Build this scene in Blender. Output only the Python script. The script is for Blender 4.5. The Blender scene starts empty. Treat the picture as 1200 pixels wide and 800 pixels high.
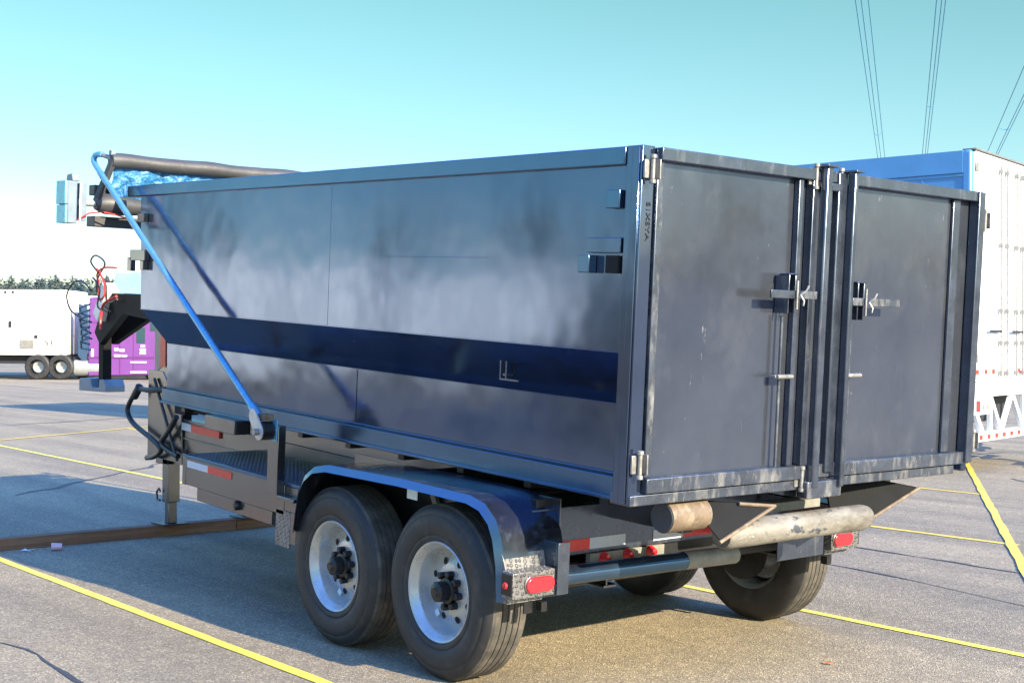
import bpy, bmesh, math, random
from mathutils import Vector, Matrix
random.seed(7)
S = bpy.context.scene
C = S.collection
PI = math.pi
R = math.radians

# ------------------------------------------------------------------ camera
CAM = Vector((-4.73127588, 3.47370855, 1.48719557))
yaw, pit, rol = -0.690051582, 0.00228069604, 0.00477434893
fw = Vector((math.cos(yaw) * math.cos(pit), math.sin(yaw) * math.cos(pit), math.sin(pit)))
rt = fw.cross(Vector((0, 0, 1))).normalized()
up = rt.cross(fw)
rt2 = math.cos(rol) * rt + math.sin(rol) * up
up2 = -math.sin(rol) * rt + math.cos(rol) * up
cd = bpy.data.cameras.new('camera')
cam = bpy.data.objects.new('camera', cd)
C.objects.link(cam)
cam.matrix_world = Matrix(((rt2.x, up2.x, -fw.x, CAM.x), (rt2.y, up2.y, -fw.y, CAM.y), (rt2.z, up2.z, -fw.z, CAM.z), (0, 0, 0, 1)))
cd.sensor_width = 36
cd.lens = 36 * 1551.59 / 1200
cd.clip_start = 0.05
cd.clip_end = 5000
S.camera = cam
S.render.resolution_x, S.render.resolution_y = 1024, 682

# ------------------------------------------------------------------ light
SUN_EL, SHADOW_AZ = R(23.2), R(5.4)          # shadows run along +X, a little towards +Y
w = bpy.data.worlds.new('World')
S.world = w
w.use_nodes = True
nt = w.node_tree
bg = nt.nodes['Background']
sky = nt.nodes.new('ShaderNodeTexSky')
sky.sky_type = 'NISHITA'
sky.sun_disc = False
sky.sun_elevation = SUN_EL
# sun stands towards -X,-Y: blender's rotation 0 = +Y, clockwise seen from above
sun_dir = Vector((-math.cos(SHADOW_AZ) * math.cos(SUN_EL), -math.sin(SHADOW_AZ) * math.cos(SUN_EL), math.sin(SUN_EL)))
sky.sun_rotation = math.atan2(sun_dir.x, sun_dir.y)
sky.air_density = 1.0
sky.dust_density = 0.5
sky.ozone_density = 1.4
mul = nt.nodes.new('ShaderNodeMix')
mul.data_type = 'RGBA'
mul.blend_type = 'MULTIPLY'
mul.inputs[0].default_value = 1
mul.inputs[7].default_value = (1.0, 1.0, 1.0, 1)
nt.links.new(sky.outputs[0], mul.inputs[6])
hs = nt.nodes.new('ShaderNodeHueSaturation')
hs.inputs['Saturation'].default_value = 1.0
nt.links.new(mul.outputs[2], hs.inputs['Color'])
# the sky pales towards the horizon and deepens overhead
wtc = nt.nodes.new('ShaderNodeTexCoord')
wsep = nt.nodes.new('ShaderNodeSeparateXYZ')
nt.links.new(wtc.outputs['Generated'], wsep.inputs[0])
wr = nt.nodes.new('ShaderNodeValToRGB')
we = wr.color_ramp.elements
we[0].position, we[0].color = 0.0, (0.27, 0.27, 0.255, 1)
we[1].position, we[1].color = 0.75, (0.42, 0.68, 1.15, 1)
for p_, c_ in ((0.06, (0.25, 0.26, 0.25, 1)), (0.13, (0.19, 0.24, 0.215, 1)), (0.25, (0.165, 0.24, 0.185, 1)), (0.45, (0.25, 0.40, 0.50, 1))):
    e_ = we.new(p_)
    e_.color = c_
nt.links.new(wsep.outputs[2], wr.inputs[0])
m2_ = nt.nodes.new('ShaderNodeMix')
m2_.data_type = 'RGBA'
m2_.blend_type = 'MULTIPLY'
m2_.inputs[0].default_value = 1
nt.links.new(hs.outputs[0], m2_.inputs[6])
nt.links.new(wr.outputs[0], m2_.inputs[7])
m3_ = nt.nodes.new('ShaderNodeVectorMath')
m3_.operation = 'SCALE'
m3_.inputs['Scale'].default_value = 2.6
nt.links.new(m2_.outputs[2], m3_.inputs[0])
nt.links.new(m3_.outputs[0], bg.inputs[0])
bg.inputs[1].default_value = 0.12
sl = bpy.data.lights.new('sun', 'SUN')
sun = bpy.data.objects.new('sun', sl)
C.objects.link(sun)
sl.energy = 5.0
sl.angle = R(0.5)
sl.color = (1.0, 0.84, 0.60)
sun.rotation_euler = sun_dir.to_track_quat('Z', 'Y').to_euler()
sun.location = (0, 0, 30)
S.view_settings.view_transform = 'Standard'
S.view_settings.look = 'None'
S.view_settings.gamma = 1
S.view_settings.use_curve_mapping = False
S.view_settings.exposure = 1.46


# ------------------------------------------------------------------ materials
def mat(name, col, rough=0.5, metal=0.0, ior=1.5, noise=None, bump=None, coat=0, wear=None, rvar=0, tint=None):
    """noise=(scale, amount) varies the colour; bump=(scale, strength, dist); wear=(colour, scale, low, high, rough)"""
    m = bpy.data.materials.new(name)
    m.use_nodes = True
    n = m.node_tree
    b = n.nodes['Principled BSDF']
    L = n.links.new
    b.inputs['Base Color'].default_value = (*col, 1)
    b.inputs['Roughness'].default_value = rough
    b.inputs['Metallic'].default_value = metal
    b.inputs['IOR'].default_value = ior
    if tint: b.inputs['Specular Tint'].default_value = (*tint, 1)
    if coat:
        b.inputs['Coat Weight'].default_value = coat
        b.inputs['Coat Roughness'].default_value = 0.06
    tc = n.nodes.new('ShaderNodeTexCoord')
    src = tc.outputs['Object']
    colsock = None
    if noise:
        t = n.nodes.new('ShaderNodeTexNoise')
        t.inputs['Scale'].default_value = noise[0]
        t.inputs['Detail'].default_value = 8
        t.inputs['Roughness'].default_value = 0.65
        L(src, t.inputs['Vector'])
        mr = n.nodes.new('ShaderNodeMapRange')
        mr.inputs[1].default_value = 0.25
        mr.inputs[2].default_value = 0.75
        mr.inputs[3].default_value = 1 - noise[1]
        mr.inputs[4].default_value = 1 + noise[1]
        L(t.outputs[0], mr.inputs[0])
        mx = n.nodes.new('ShaderNodeMix')
        mx.data_type = 'RGBA'
        mx.blend_type = 'MULTIPLY'
        mx.inputs[0].default_value = 1
        mx.inputs[6].default_value = (*col, 1)
        L(mr.outputs[0], mx.inputs[7])
        colsock = mx.outputs[2]
        if rvar:
            m2 = n.nodes.new('ShaderNodeMapRange')
            m2.inputs[1].default_value = 0.3
            m2.inputs[2].default_value = 0.7
            m2.inputs[3].default_value = max(0.02, rough - rvar)
            m2.inputs[4].default_value = rough + rvar
            L(t.outputs[0], m2.inputs[0])
            L(m2.outputs[0], b.inputs['Roughness'])
    for layer in (wear or []):
        wc, sc, lo, hi = layer[:4]
        t = n.nodes.new('ShaderNodeTexNoise')
        t.inputs['Detail'].default_value = 10
        t.inputs['Roughness'].default_value = 0.7
        mp = n.nodes.new('ShaderNodeMapping')
        mp.inputs['Scale'].default_value = sc
        mp.inputs['Location'].default_value = (layer[4] if len(layer) > 4 else 0, 0, 0)
        L(src, mp.inputs[0])
        L(mp.outputs[0], t.inputs['Vector'])
        t.inputs['Scale'].default_value = 1
        mr = n.nodes.new('ShaderNodeMapRange')
        mr.inputs[1].default_value = lo
        mr.inputs[2].default_value = hi
        L(t.outputs[0], mr.inputs[0])
        mx = n.nodes.new('ShaderNodeMix')
        mx.data_type = 'RGBA'
        L(mr.outputs[0], mx.inputs[0])
        if colsock:
            L(colsock, mx.inputs[6])
        else:
            mx.inputs[6].default_value = (*col, 1)
        mx.inputs[7].default_value = (*wc, 1)
        colsock = mx.outputs[2]
    if colsock:
        L(colsock, b.inputs['Base Color'])
    if bump:
        t = n.nodes.new('ShaderNodeTexNoise')
        t.inputs['Scale'].default_value = bump[0]
        t.inputs['Detail'].default_value = bump[3] if len(bump) > 3 else 6
        L(src, t.inputs['Vector'])
        bp = n.nodes.new('ShaderNodeBump')
        bp.inputs['Strength'].default_value = bump[1]
        bp.inputs['Distance'].default_value = bump[2]
        L(t.outputs[0], bp.inputs['Height'])
        L(bp.outputs[0], b.inputs['Normal'])
    return m


M = {}
# glossy black enamel of the container and the trailer
M['gloss'] = mat('black gloss paint', (0.010, 0.013, 0.022), 0.13, ior=3.2, tint=(0.37, 0.52, 0.86), noise=(3.0, 0.5), rvar=0.04, bump=(1.1, 0.4, 0.03, 3),
                 wear=[((0.10, 0.09, 0.075), (1.2, 9, 2.2), 0.60, 0.85), ((0.16, 0.16, 0.16), (26, 26, 3), 0.70, 0.76, 3), ((0.25, 0.25, 0.25), (2.5, 60, 60), 0.72, 0.75, 7)])
M['fender'] = mat('black fender paint', (0.010, 0.012, 0.018), 0.2, ior=2.0, tint=(0.7, 0.82, 1.0), noise=(5, 0.5), rvar=0.08, bump=(4, 0.12, 0.01, 3),
                  wear=[((0.05, 0.065, 0.10), (7, 7, 7), 0.55, 0.72), ((0.18, 0.19, 0.21), (26, 26, 26), 0.66, 0.72, 4)])
M['gloss_rail'] = mat('black gloss rail paint', (0.016, 0.026, 0.045), 0.18, ior=3.2, tint=(0.30, 0.55, 0.92), noise=(4, 0.4), rvar=0.06, bump=(3, 0.12, 0.01, 2))
M['frame'] = mat('black frame paint', (0.014, 0.015, 0.018), 0.22, ior=2.6, tint=(0.9, 0.95, 1.0), noise=(3.5, 0.4), rvar=0.05, bump=(5, 0.1, 0.008, 2),
                 wear=[((0.09, 0.08, 0.07), (4, 4, 4), 0.6, 0.8)])
M['dark'] = mat('dark matt steel', (0.006, 0.007, 0.009), 0.6, ior=1.2, noise=(6, 0.4))
M['satin'] = mat('black satin paint', (0.016, 0.017, 0.02), 0.42, noise=(8, 0.4), bump=(40, 0.1, 0.002))
M['door'] = mat('dusty dark door paint', (0.022, 0.025, 0.031), 0.17, ior=2.5, tint=(0.44, 0.60, 1.0), noise=(1.6, 0.25), rvar=0.08, bump=(1.3, 0.35, 0.02, 3),
                wear=[((0.046, 0.05, 0.057), (1.2, 1.2, 1.0), 0.38, 0.80), ((0.065, 0.069, 0.075), (2.2, 2.2, 1.8), 0.52, 0.85, 6), ((0.24, 0.24, 0.24), (30, 30, 7), 0.66, 0.74), ((0.35, 0.35, 0.34), (60, 14, 14), 0.70, 0.74, 3)])
M['door_frame'] = mat('scuffed door frame paint', (0.028, 0.033, 0.043), 0.28, ior=2.2, tint=(0.62,0.74,1.0), noise=(9, 0.5), rvar=0.1,
                      wear=[((0.17, 0.168, 0.162), (14, 14, 5), 0.50, 0.68), ((0.2, 0.15, 0.10), (22, 22, 9), 0.62, 0.72, 5), ((0.42, 0.41, 0.39), (50, 50, 18), 0.66, 0.72, 9)])
M['bar_frame'] = mat('worn upright bar paint', (0.022, 0.027, 0.038), 0.25, ior=2.3, tint=(0.62,0.74,1.0), noise=(9, 0.4), rvar=0.1,
                     wear=[((0.10, 0.10, 0.10), (16, 16, 3), 0.56, 0.74), ((0.3, 0.29, 0.28), (50, 50, 10), 0.68, 0.74, 9)])
M['zinc'] = mat('zinc plated steel', (0.26, 0.26, 0.26), 0.42, metal=0.5, noise=(30, 0.35), rvar=0.12)
M['alu'] = mat('polished tread plate', (0.3, 0.3, 0.31), 0.3, metal=0.85, noise=(12, 0.25), rvar=0.1)
M['arm'] = mat('galvanised tube with sky reflection colour', (0.13, 0.36, 0.58), 0.26, metal=0.55, noise=(10, 0.15), rvar=0.05)  # bare zinc, with the blue sky reflection mixed into the base colour
M['armplate'] = mat('bright zinc plate', (0.42, 0.45, 0.47), 0.35, metal=0.4, noise=(20, 0.2))
M['cyan'] = mat('pale blue metal cover', (0.17, 0.50, 0.58), 0.4, metal=0.25, noise=(30, 0.25))
M['grey_blue'] = mat('blue grey cast steel', (0.14, 0.19, 0.25), 0.45, metal=0.2, noise=(12, 0.2))
M['tarp'] = mat('grey vinyl tarp', (0.045, 0.047, 0.053), 0.5, noise=(7, 0.2), bump=(5, 0.5, 0.02, 3), wear=[((0.09, 0.088, 0.085), (7, 2, 7), 0.55, 0.75)])
M['tarp_blue'] = mat('crumpled blue tarp mesh', (0.03, 0.17, 0.42), 0.35, noise=(14, 0.4), bump=(14, 1.0, 0.05, 5), wear=[((0.2, 0.42, 0.66), (14, 14, 20), 0.52, 0.66)])
M['tyre'] = mat('tyre rubber', (0.022, 0.023, 0.026), 0.6, noise=(14, 0.35), bump=(60, 0.15, 0.002), wear=[((0.07, 0.063, 0.055), (9, 9, 9), 0.52, 0.8)])
M['tread'] = mat('dusty tread rubber', (0.05, 0.047, 0.043), 0.75, noise=(20, 0.35), bump=(60, 0.2, 0.003), wear=[((0.12, 0.105, 0.088), (12, 12, 12), 0.45, 0.7)])
M['rim'] = mat('pale grey wheel enamel', (0.46, 0.48, 0.50), 0.30, metal=0.45, noise=(9, 0.15), rvar=0.08, wear=[((0.2, 0.19, 0.17), (11, 11, 11), 0.60, 0.75)])
M['hub'] = mat('hub black plastic', (0.012, 0.012, 0.014), 0.35)
M['hole'] = mat('dark opening', (0.006, 0.006, 0.006), 0.9)
M['white'] = mat('white trailer enamel', (0.70, 0.74, 0.80), 0.3, noise=(3, 0.04), wear=[((0.45, 0.42, 0.38), (6, 6, 1.4), 0.68, 0.9)])
M['white_far'] = mat('white van body enamel', (0.84, 0.80, 0.73), 0.4, noise=(1.2, 0.06), wear=[((0.5, 0.46, 0.4), (0.7, 0.7, 0.25), 0.6, 0.9)])
M['side_sky_shade'] = mat('white trailer side in sky shade', (0.07, 0.25, 0.55), 0.3, noise=(2, 0.12), ior=1.6, bump=(3, 0.15, 0.02, 2))  # white side panel; its shade and sky reflection are put in as blue
M['purple'] = mat('purple cab paint', (0.16, 0.05, 0.24), 0.25, noise=(2, 0.12), coat=0.4)
M['purple_dark'] = mat('dark purple trim', (0.12, 0.03, 0.16), 0.4)
M['visor'] = mat('pale blue fairing', (0.20, 0.50, 0.68), 0.2, noise=(2, 0.2))
M['glass'] = mat('dark window glass', (0.02, 0.06, 0.08), 0.05, ior=1.5)
M['chassis'] = mat('dark chassis steel', (0.02, 0.022, 0.03), 0.6, noise=(4, 0.4))
M['fairing'] = mat('slate blue side extender', (0.035, 0.07, 0.13), 0.4)
M['red'] = mat('red lens', (0.62, 0.02, 0.03), 0.18, ior=1.6, noise=(60, 0.25))
M['red_tape'] = mat('red reflective tape', (0.62, 0.035, 0.03), 0.35, noise=(40, 0.15))
M['white_tape'] = mat('white reflective tape', (0.46, 0.53, 0.62), 0.35, noise=(40, 0.1))
M['white_paint'] = mat('white lettering paint', (0.75, 0.75, 0.75), 0.5)
M['sticker'] = mat('pale sticker', (0.55, 0.66, 0.74), 0.45, noise=(40, 0.1))
M['ink_red'] = mat('red print', (0.5, 0.05, 0.07), 0.5)
M['ink_blue'] = mat('dark print', (0.03, 0.05, 0.2), 0.5)
M['chalk'] = mat('dark marker writing', (0.01, 0.012, 0.02), 0.6)
M['chalk_light'] = mat('chalk mark', (0.30, 0.31, 0.33), 0.9)
M['rust_roller'] = mat('worn steel roller', (0.11, 0.10, 0.085), 0.55, noise=(12, 0.4), bump=(40, 0.3, 0.003),
                       wear=[((0.24, 0.23, 0.205), (5, 3, 9), 0.40, 0.66), ((0.15, 0.11, 0.07), (4, 4, 4), 0.58, 0.70, 4), ((0.04, 0.045, 0.06), (14, 9, 14), 0.57, 0.62, 8), ((0.36, 0.36, 0.34), (60, 20, 60), 0.62, 0.70, 2)])
M['rust'] = mat('rusty steel roller face', (0.13, 0.095, 0.065), 0.6, noise=(18, 0.4), bump=(50, 0.3, 0.003), wear=[((0.22, 0.18, 0.13), (16, 16, 16), 0.5, 0.65)])
M['roller_cap'] = mat('dark blue roller end', (0.03, 0.04, 0.06), 0.4, noise=(9, 0.3))
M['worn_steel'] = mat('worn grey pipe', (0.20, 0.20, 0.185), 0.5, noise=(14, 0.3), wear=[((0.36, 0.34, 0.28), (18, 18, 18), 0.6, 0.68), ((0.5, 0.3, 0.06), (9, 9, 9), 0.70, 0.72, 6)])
M['wood'] = mat('weathered timber', (0.17, 0.085, 0.05), 0.75, noise=(5, 0.3), bump=(30, 0.3, 0.004), wear=[((0.26, 0.15, 0.09), (30, 1.5, 30), 0.5, 0.7)])
M['wire_red'] = mat('red cable', (0.6, 0.03, 0.03), 0.4)
M['rubber'] = mat('black hose rubber', (0.012, 0.013, 0.016), 0.35)
M['yellow'] = mat('yellow road paint', (0.72, 0.66, 0.09), 0.6, noise=(14, 0.15), wear=[((0.30, 0.26, 0.15), (30, 30, 30), 0.56, 0.68), ((0.2, 0.18, 0.15), (3, 3, 3), 0.66, 0.74, 5)])
M['yellow_old'] = mat('faded yellow road paint', (0.72, 0.52, 0.07), 0.6, noise=(10, 0.15), wear=[((0.24, 0.20, 0.15), (22, 22, 22), 0.56, 0.68)])
M['tar'] = mat('crack sealing tar', (0.045, 0.045, 0.052), 0.6, noise=(12, 0.3))
M['litter'] = mat('clear plastic cup', (0.6, 0.4, 0.5), 0.2)
M['leaf'] = mat('dry leaf', (0.35, 0.13, 0.05), 0.7)
M['wire'] = mat('power cable aluminium', (0.08, 0.32, 0.52), 0.5)
M['bark'] = mat('pine bark', (0.10, 0.07, 0.05), 0.9)
M['pine'] = mat('pine needles', (0.018, 0.055, 0.075), 0.85, noise=(0.6, 0.4))
M['pine2'] = mat('olive leaves', (0.05, 0.07, 0.06), 0.8, noise=(0.6, 0.4))


def asphalt():
    m = bpy.data.materials.new('asphalt')
    m.use_nodes = True
    n = m.node_tree
    L = n.links.new
    b = n.nodes['Principled BSDF']
    tc = n.nodes.new('ShaderNodeTexCoord')
    def noise(scale, det=4, vec=None, rough=0.6):
        t = n.nodes.new('ShaderNodeTexNoise')
        t.inputs['Scale'].default_value = scale
        t.inputs['Detail'].default_value = det
        t.inputs['Roughness'].default_value = rough
        L(vec or tc.outputs['Object'], t.inputs['Vector'])
        return t.outputs[0]
    def ramp(sock, pts):
        r = n.nodes.new('ShaderNodeValToRGB')
        e = r.color_ramp.elements
        e[0].position, e[0].color = pts[0][0], (*pts[0][1], 1)
        e[1].position, e[1].color = pts[-1][0], (*pts[-1][1], 1)
        for p, c in pts[1:-1]:
            x = e.new(p)
            x.color = (*c, 1)
        L(sock, r.inputs[0])
        return r.outputs[0]
    def mult(a, bb, f=1.0):
        x = n.nodes.new('ShaderNodeMix')
        x.data_type = 'RGBA'
        x.blend_type = 'MULTIPLY'
        x.inputs[0].default_value = f
        L(a, x.inputs[6])
        L(bb, x.inputs[7])
        return x.outputs[2]
    v = n.nodes.new('ShaderNodeTexVoronoi')
    v.inputs['Scale'].default_value = 125
    L(tc.outputs['Object'], v.inputs['Vector'])
    sep = n.nodes.new('ShaderNodeSeparateColor')
    L(v.outputs['Color'], sep.inputs[0])
    stones = ramp(sep.outputs[0], [(0.0, (0.18, 0.152, 0.112)), (0.45, (0.27, 0.228, 0.157)), (0.85, (0.345, 0.29, 0.198)), (1.0, (0.58, 0.49, 0.34))])
    mid = ramp(noise(9, 6), [(0.3, (0.86, 0.86, 0.87)), (0.7, (1.1, 1.09, 1.07))])
    big = ramp(noise(0.35, 5), [(0.3, (0.84, 0.85, 0.88)), (0.7, (1.12, 1.1, 1.06))])
    mp = n.nodes.new('ShaderNodeMapping')
    mp.inputs['Scale'].default_value = (0.12, 1.5, 1)
    mp.inputs['Rotation'].default_value = (0, 0, R(-9))
    L(tc.outputs['Object'], mp.inputs[0])
    streak = ramp(noise(1.0, 5, mp.outputs[0]), [(0.42, (1.02, 1.02, 1.02)), (0.62, (0.72, 0.73, 0.78))])
    c = mult(mult(mult(stones, mid), big), streak)
    # oil stains
    st = ramp(noise(0.9, 3), [(0.68, (1, 1, 1)), (0.78, (0.6, 0.6, 0.62))])
    c = mult(c, st, 0.7)
    L(c, b.inputs['Base Color'])
    b.inputs['Roughness'].default_value = 0.82
    bp = n.nodes.new('ShaderNodeBump')
    bp.inputs['Strength'].default_value = 0.55
    bp.inputs['Distance'].default_value = 0.006
    L(v.outputs['Distance'], bp.inputs['Height'])
    L(bp.outputs[0], b.inputs['Normal'])
    return m


M['asphalt'] = asphalt()


def treadplate(name, col, metal, rough, ior=1.5, sc=28):
    """diamond tread plate: crossed raised bars as a bump"""
    m = mat(name, col, rough, metal, ior, noise=(9, 0.25), rvar=0.08)
    n = m.node_tree
    L = n.links.new
    b = n.nodes['Principled BSDF']
    tc = n.nodes.new('ShaderNodeTexCoord')
    v = n.nodes.new('ShaderNodeTexVoronoi')
    v.inputs['Scale'].default_value = sc
    v.inputs['Randomness'].default_value = 0.0
    mp = n.nodes.new('ShaderNodeMapping')
    mp.inputs['Rotation'].default_value = (R(45), R(45), R(45))
    mp.inputs['Scale'].default_value = (1, 1, 1)
    L(tc.outputs['Object'], mp.inputs[0])
    L(mp.outputs[0], v.inputs['Vector'])
    mr = n.nodes.new('ShaderNodeMapRange')
    mr.inputs[1].default_value = 0.28
    mr.inputs[2].default_value = 0.45
    mr.inputs[3].default_value = 1
    mr.inputs[4].default_value = 0
    L(v.outputs['Distance'], mr.inputs[0])
    bp = n.nodes.new('ShaderNodeBump')
    bp.inputs['Strength'].default_value = 1.0
    bp.inputs['Distance'].default_value = 0.012
    L(mr.outputs[0], bp.inputs['Height'])
    L(bp.outputs[0], b.inputs['Normal'])
    return m


M['diamond'] = treadplate('bright tread plate', (0.22, 0.22, 0.225), 0.6, 0.36, sc=48)
M['diamond_deck'] = treadplate('painted tread plate', (0.022, 0.045, 0.09), 0.0, 0.42, 1.8, 46)


# ------------------------------------------------------------------ mesh builder
class MB:
    def __init__(s):
        s.b = bmesh.new()
    def poly(s, pts):
        return s.b.faces.new([s.b.verts.new(p) for p in pts])
    def box(s, a, c, rot=None, org=None):
        x0, x1 = sorted((a[0], c[0])); y0, y1 = sorted((a[1], c[1])); z0, z1 = sorted((a[2], c[2]))
        P = [Vector(p) for p in ((x0, y0, z0), (x1, y0, z0), (x1, y1, z0), (x0, y1, z0), (x0, y0, z1), (x1, y0, z1), (x1, y1, z1), (x0, y1, z1))]
        if rot is not None:
            o = Vector(org) if org else sum(P, Vector()) / 8
            P = [o + rot @ (p - o) for p in P]
        v = [s.b.verts.new(p) for p in P]
        for f in ((0, 3, 2, 1), (4, 5, 6, 7), (0, 1, 5, 4), (1, 2, 6, 5), (2, 3, 7, 6), (3, 0, 4, 7)):
            s.b.faces.new([v[i] for i in f])
        return s
    def prism(s, pts, d):
        """closed polygon pts extruded by vector d"""
        d = Vector(d)
        a = [s.b.verts.new(Vector(p)) for p in pts]
        c = [s.b.verts.new(Vector(p) + d) for p in pts]
        n = len(a)
        s.b.faces.new(a)
        s.b.faces.new(c[::-1])
        for i in range(n):
            s.b.faces.new([a[(i + 1) % n], a[i], c[i], c[(i + 1) % n]])
        return s
    def tube(s, path, r, n=12, cap=True):
        path = [Vector(p) for p in path]
        rings = []
        rr = r if isinstance(r, (list, tuple)) else [r] * len(path)
        prev = None
        for i, p in enumerate(path):
            if i == 0: t = path[1] - p
            elif i == len(path) - 1: t = p - path[i - 1]
            else: t = (path[i + 1] - p).normalized() + (p - path[i - 1]).normalized()
            t.normalize()
            if prev is None:
                a = t.orthogonal().normalized()
            else:
                a = (prev - t * prev.dot(t)).normalized()
            prev = a
            c = t.cross(a)
            rings.append([s.b.verts.new(p + rr[i] * (math.cos(2 * PI * k / n) * a + math.sin(2 * PI * k / n) * c)) for k in range(n)])
        for i in range(len(rings) - 1):
            for k in range(n):
                s.b.faces.new([rings[i][k], rings[i][(k + 1) % n], rings[i + 1][(k + 1) % n], rings[i + 1][k]])
        if cap:
            s.b.faces.new(rings[0][::-1])
            s.b.faces.new(rings[-1])
        return s
    def lathe(s, prof, n=48, axis='Y', org=(0, 0, 0), closed=False):
        """prof: list of (r, t) with t along the axis"""
        o = Vector(org)
        rings = []
        for r, t in prof:
            ring = []
            for k in range(n):
                a = 2 * PI * k / n
                if axis == 'Y': p = Vector((r * math.cos(a), t, r * math.sin(a)))
                elif axis == 'X': p = Vector((t, r * math.cos(a), r * math.sin(a)))
                else: p = Vector((r * math.cos(a), r * math.sin(a), t))
                ring.append(s.b.verts.new(o + p))
            rings.append(ring)
        m = len(rings)
        for i in range(m if closed else m - 1):
            A, B = rings[i], rings[(i + 1) % m]
            for k in range(n):
                s.b.faces.new([A[k], A[(k + 1) % n], B[(k + 1) % n], B[k]])
        return s
    def done(s, name, m, parent=None, bevel=0.0, smooth=35):
        bmesh.ops.recalc_face_normals(s.b, faces=s.b.faces)
        me = bpy.data.meshes.new(name)
        s.b.to_mesh(me)
        s.b.free()
        me.materials.append(m)
        for p in me.polygons: p.use_smooth = True
        me.set_sharp_from_angle(angle=R(smooth))
        o = bpy.data.objects.new(name, me)
        C.objects.link(o)
        if parent: o.parent = parent
        if bevel:
            bv = o.modifiers.new('bevel', 'BEVEL')
            bv.width = bevel
            bv.segments = 2
            bv.limit_method = 'ANGLE'
            bv.angle_limit = R(50)
        return o


def tag(o, label, cat, group=None):
    o['label'] = label
    o['category'] = cat
    if group: o['group'] = group
    return o


def struct(o, kind='structure'):
    o['kind'] = kind
    return o


def empty(name, loc, rot=(0, 0, 0)):
    e = bpy.data.objects.new(name, None)
    e.empty_display_size = 0.2
    C.objects.link(e)
    e.location = loc
    e.rotation_euler = rot
    return e


def text(name, body, m, size, mtx, parent=None, depth=0.001, sx=1.0):
    cu = bpy.data.curves.new(name, 'FONT')
    cu.body = body
    cu.size = size
    cu.extrude = depth
    cu.align_x = 'CENTER'
    cu.align_y = 'CENTER'
    t = bpy.data.objects.new(name, cu)
    C.objects.link(t)
    bpy.context.view_layer.update()
    me = bpy.data.meshes.new_from_object(t.evaluated_get(bpy.context.evaluated_depsgraph_get()))
    bpy.data.objects.remove(t)
    me.transform(mtx @ Matrix.Diagonal((sx, 1, 1, 1)))
    me.materials.clear()
    me.materials.append(m)
    o = bpy.data.objects.new(name, me)
    C.objects.link(o)
    if parent: o.parent = parent
    return o


def basis(loc, xa, ya):
    x = Vector(xa).normalized()
    y = Vector(ya).normalized()
    z = x.cross(y)
    return Matrix(((x.x, y.x, z.x, loc[0]), (x.y, y.y, z.y, loc[1]), (x.z, y.z, z.z, loc[2]), (0, 0, 0, 1)))


def copy_tree(o, parent=None):
    c = o.copy()
    C.objects.link(c)
    if parent: c.parent = parent
    for ch in list(o.children): copy_tree(ch, c)
    return c


# ------------------------------------------------------------------ ground and paint
g = MB()
g.poly([(-700, -900, 0), (1500, -900, 0), (1500, 900, 0), (-700, 900, 0)])
struct(g.done('ground', M['asphalt']))


def strip(name, pts, wd, m, z=0.004, jitter=0):
    b = MB()
    vs = []
    pts = [Vector((p[0], p[1], 0)) for p in pts]
    for i, p in enumerate(pts):
        t = (pts[min(i + 1, len(pts) - 1)] - pts[max(i - 1, 0)]).normalized()
        nrm = Vector((-t.y, t.x, 0))
        ww = wd * (1 + random.uniform(-jitter, jitter)) / 2
        vs.append((b.b.verts.new((p + nrm * ww) + Vector((0, 0, z))), b.b.verts.new((p - nrm * ww) + Vector((0, 0, z)))))
    for i in range(len(vs) - 1):
        b.b.faces.new([vs[i][0], vs[i][1], vs[i + 1][1], vs[i + 1][0]])
    return struct(b.done(name, m))


def seg(a, b, n=30, wob=0.006):
    a, b = Vector((*a, 0)), Vector((*b, 0))
    d = (b - a).normalized()
    nn = Vector((-d.y, d.x, 0))
    return [a.lerp(b, i / n) + nn * random.uniform(-wob, wob) for i in range(n + 1)]


strip('painted_line', seg((-6, 0.41), (14.4, 0.395), 120, 0.003), 0.062, M['yellow'], jitter=0.06)
strip('painted_line', seg((-6, -2.36), (14.9, -2.98), 120, 0.003), 0.062, M['yellow'], jitter=0.06)
strip('painted_line', seg((0.50, -5.77), (17.2, -5.98), 60), 0.07, M['yellow_old'], jitter=0.12)
strip('painted_line', seg((2.52, -8.68), (19, -8.98), 60), 0.07, M['yellow_old'], jitter=0.12)
strip('painted_line', seg((-3.4, 0.1), (8.0, -16.8), 90, 0.004), 0.068, M['yellow_old'], 0.008, jitter=0.1)
strip('painted_line', seg((15.0, -2.2), (22.6, -15.5), 60), 0.09, M['yellow_old'], 0.008, jitter=0.1)
# tar filled cracks
def crack(pts, wd, wob=0.12, n=9):
    out = []
    for i in range(len(pts) - 1):
        a, b = Vector((*pts[i], 0)), Vector((*pts[i + 1], 0))
        for k in range(n):
            out.append(a.lerp(b, k / n) + Vector((random.uniform(-wob, wob), random.uniform(-wob, wob), 0)))
    out.append(Vector((*pts[-1], 0)))
    strip('crack', out, wd, M['tar'], 0.0035, jitter=0.75)


crack([(2.9, -10.6), (4.0, -12.2), (5.4, -13.2), (6.6, -15.3), (8.5, -17.0)], 0.13, 0.16)
crack([(5.4, -13.2), (4.9, -14.8), (6.1, -17.5)], 0.05, 0.1)
crack([(2.6, -13.0), (4.3, -15.0)], 0.04)
crack([(8.2, -1.0), (10.5, -3.5), (13.8, -6.6)], 0.05, 0.06)
crack([(18.0, 1.5), (19.0, -4.0), (21, -9.0)], 0.07, 0.1)
crack([(-1.1, -1.2), (-0.6, -0.65), (-0.35, -0.1), (-0.9, 0.55)], 0.035, 0.012)

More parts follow.
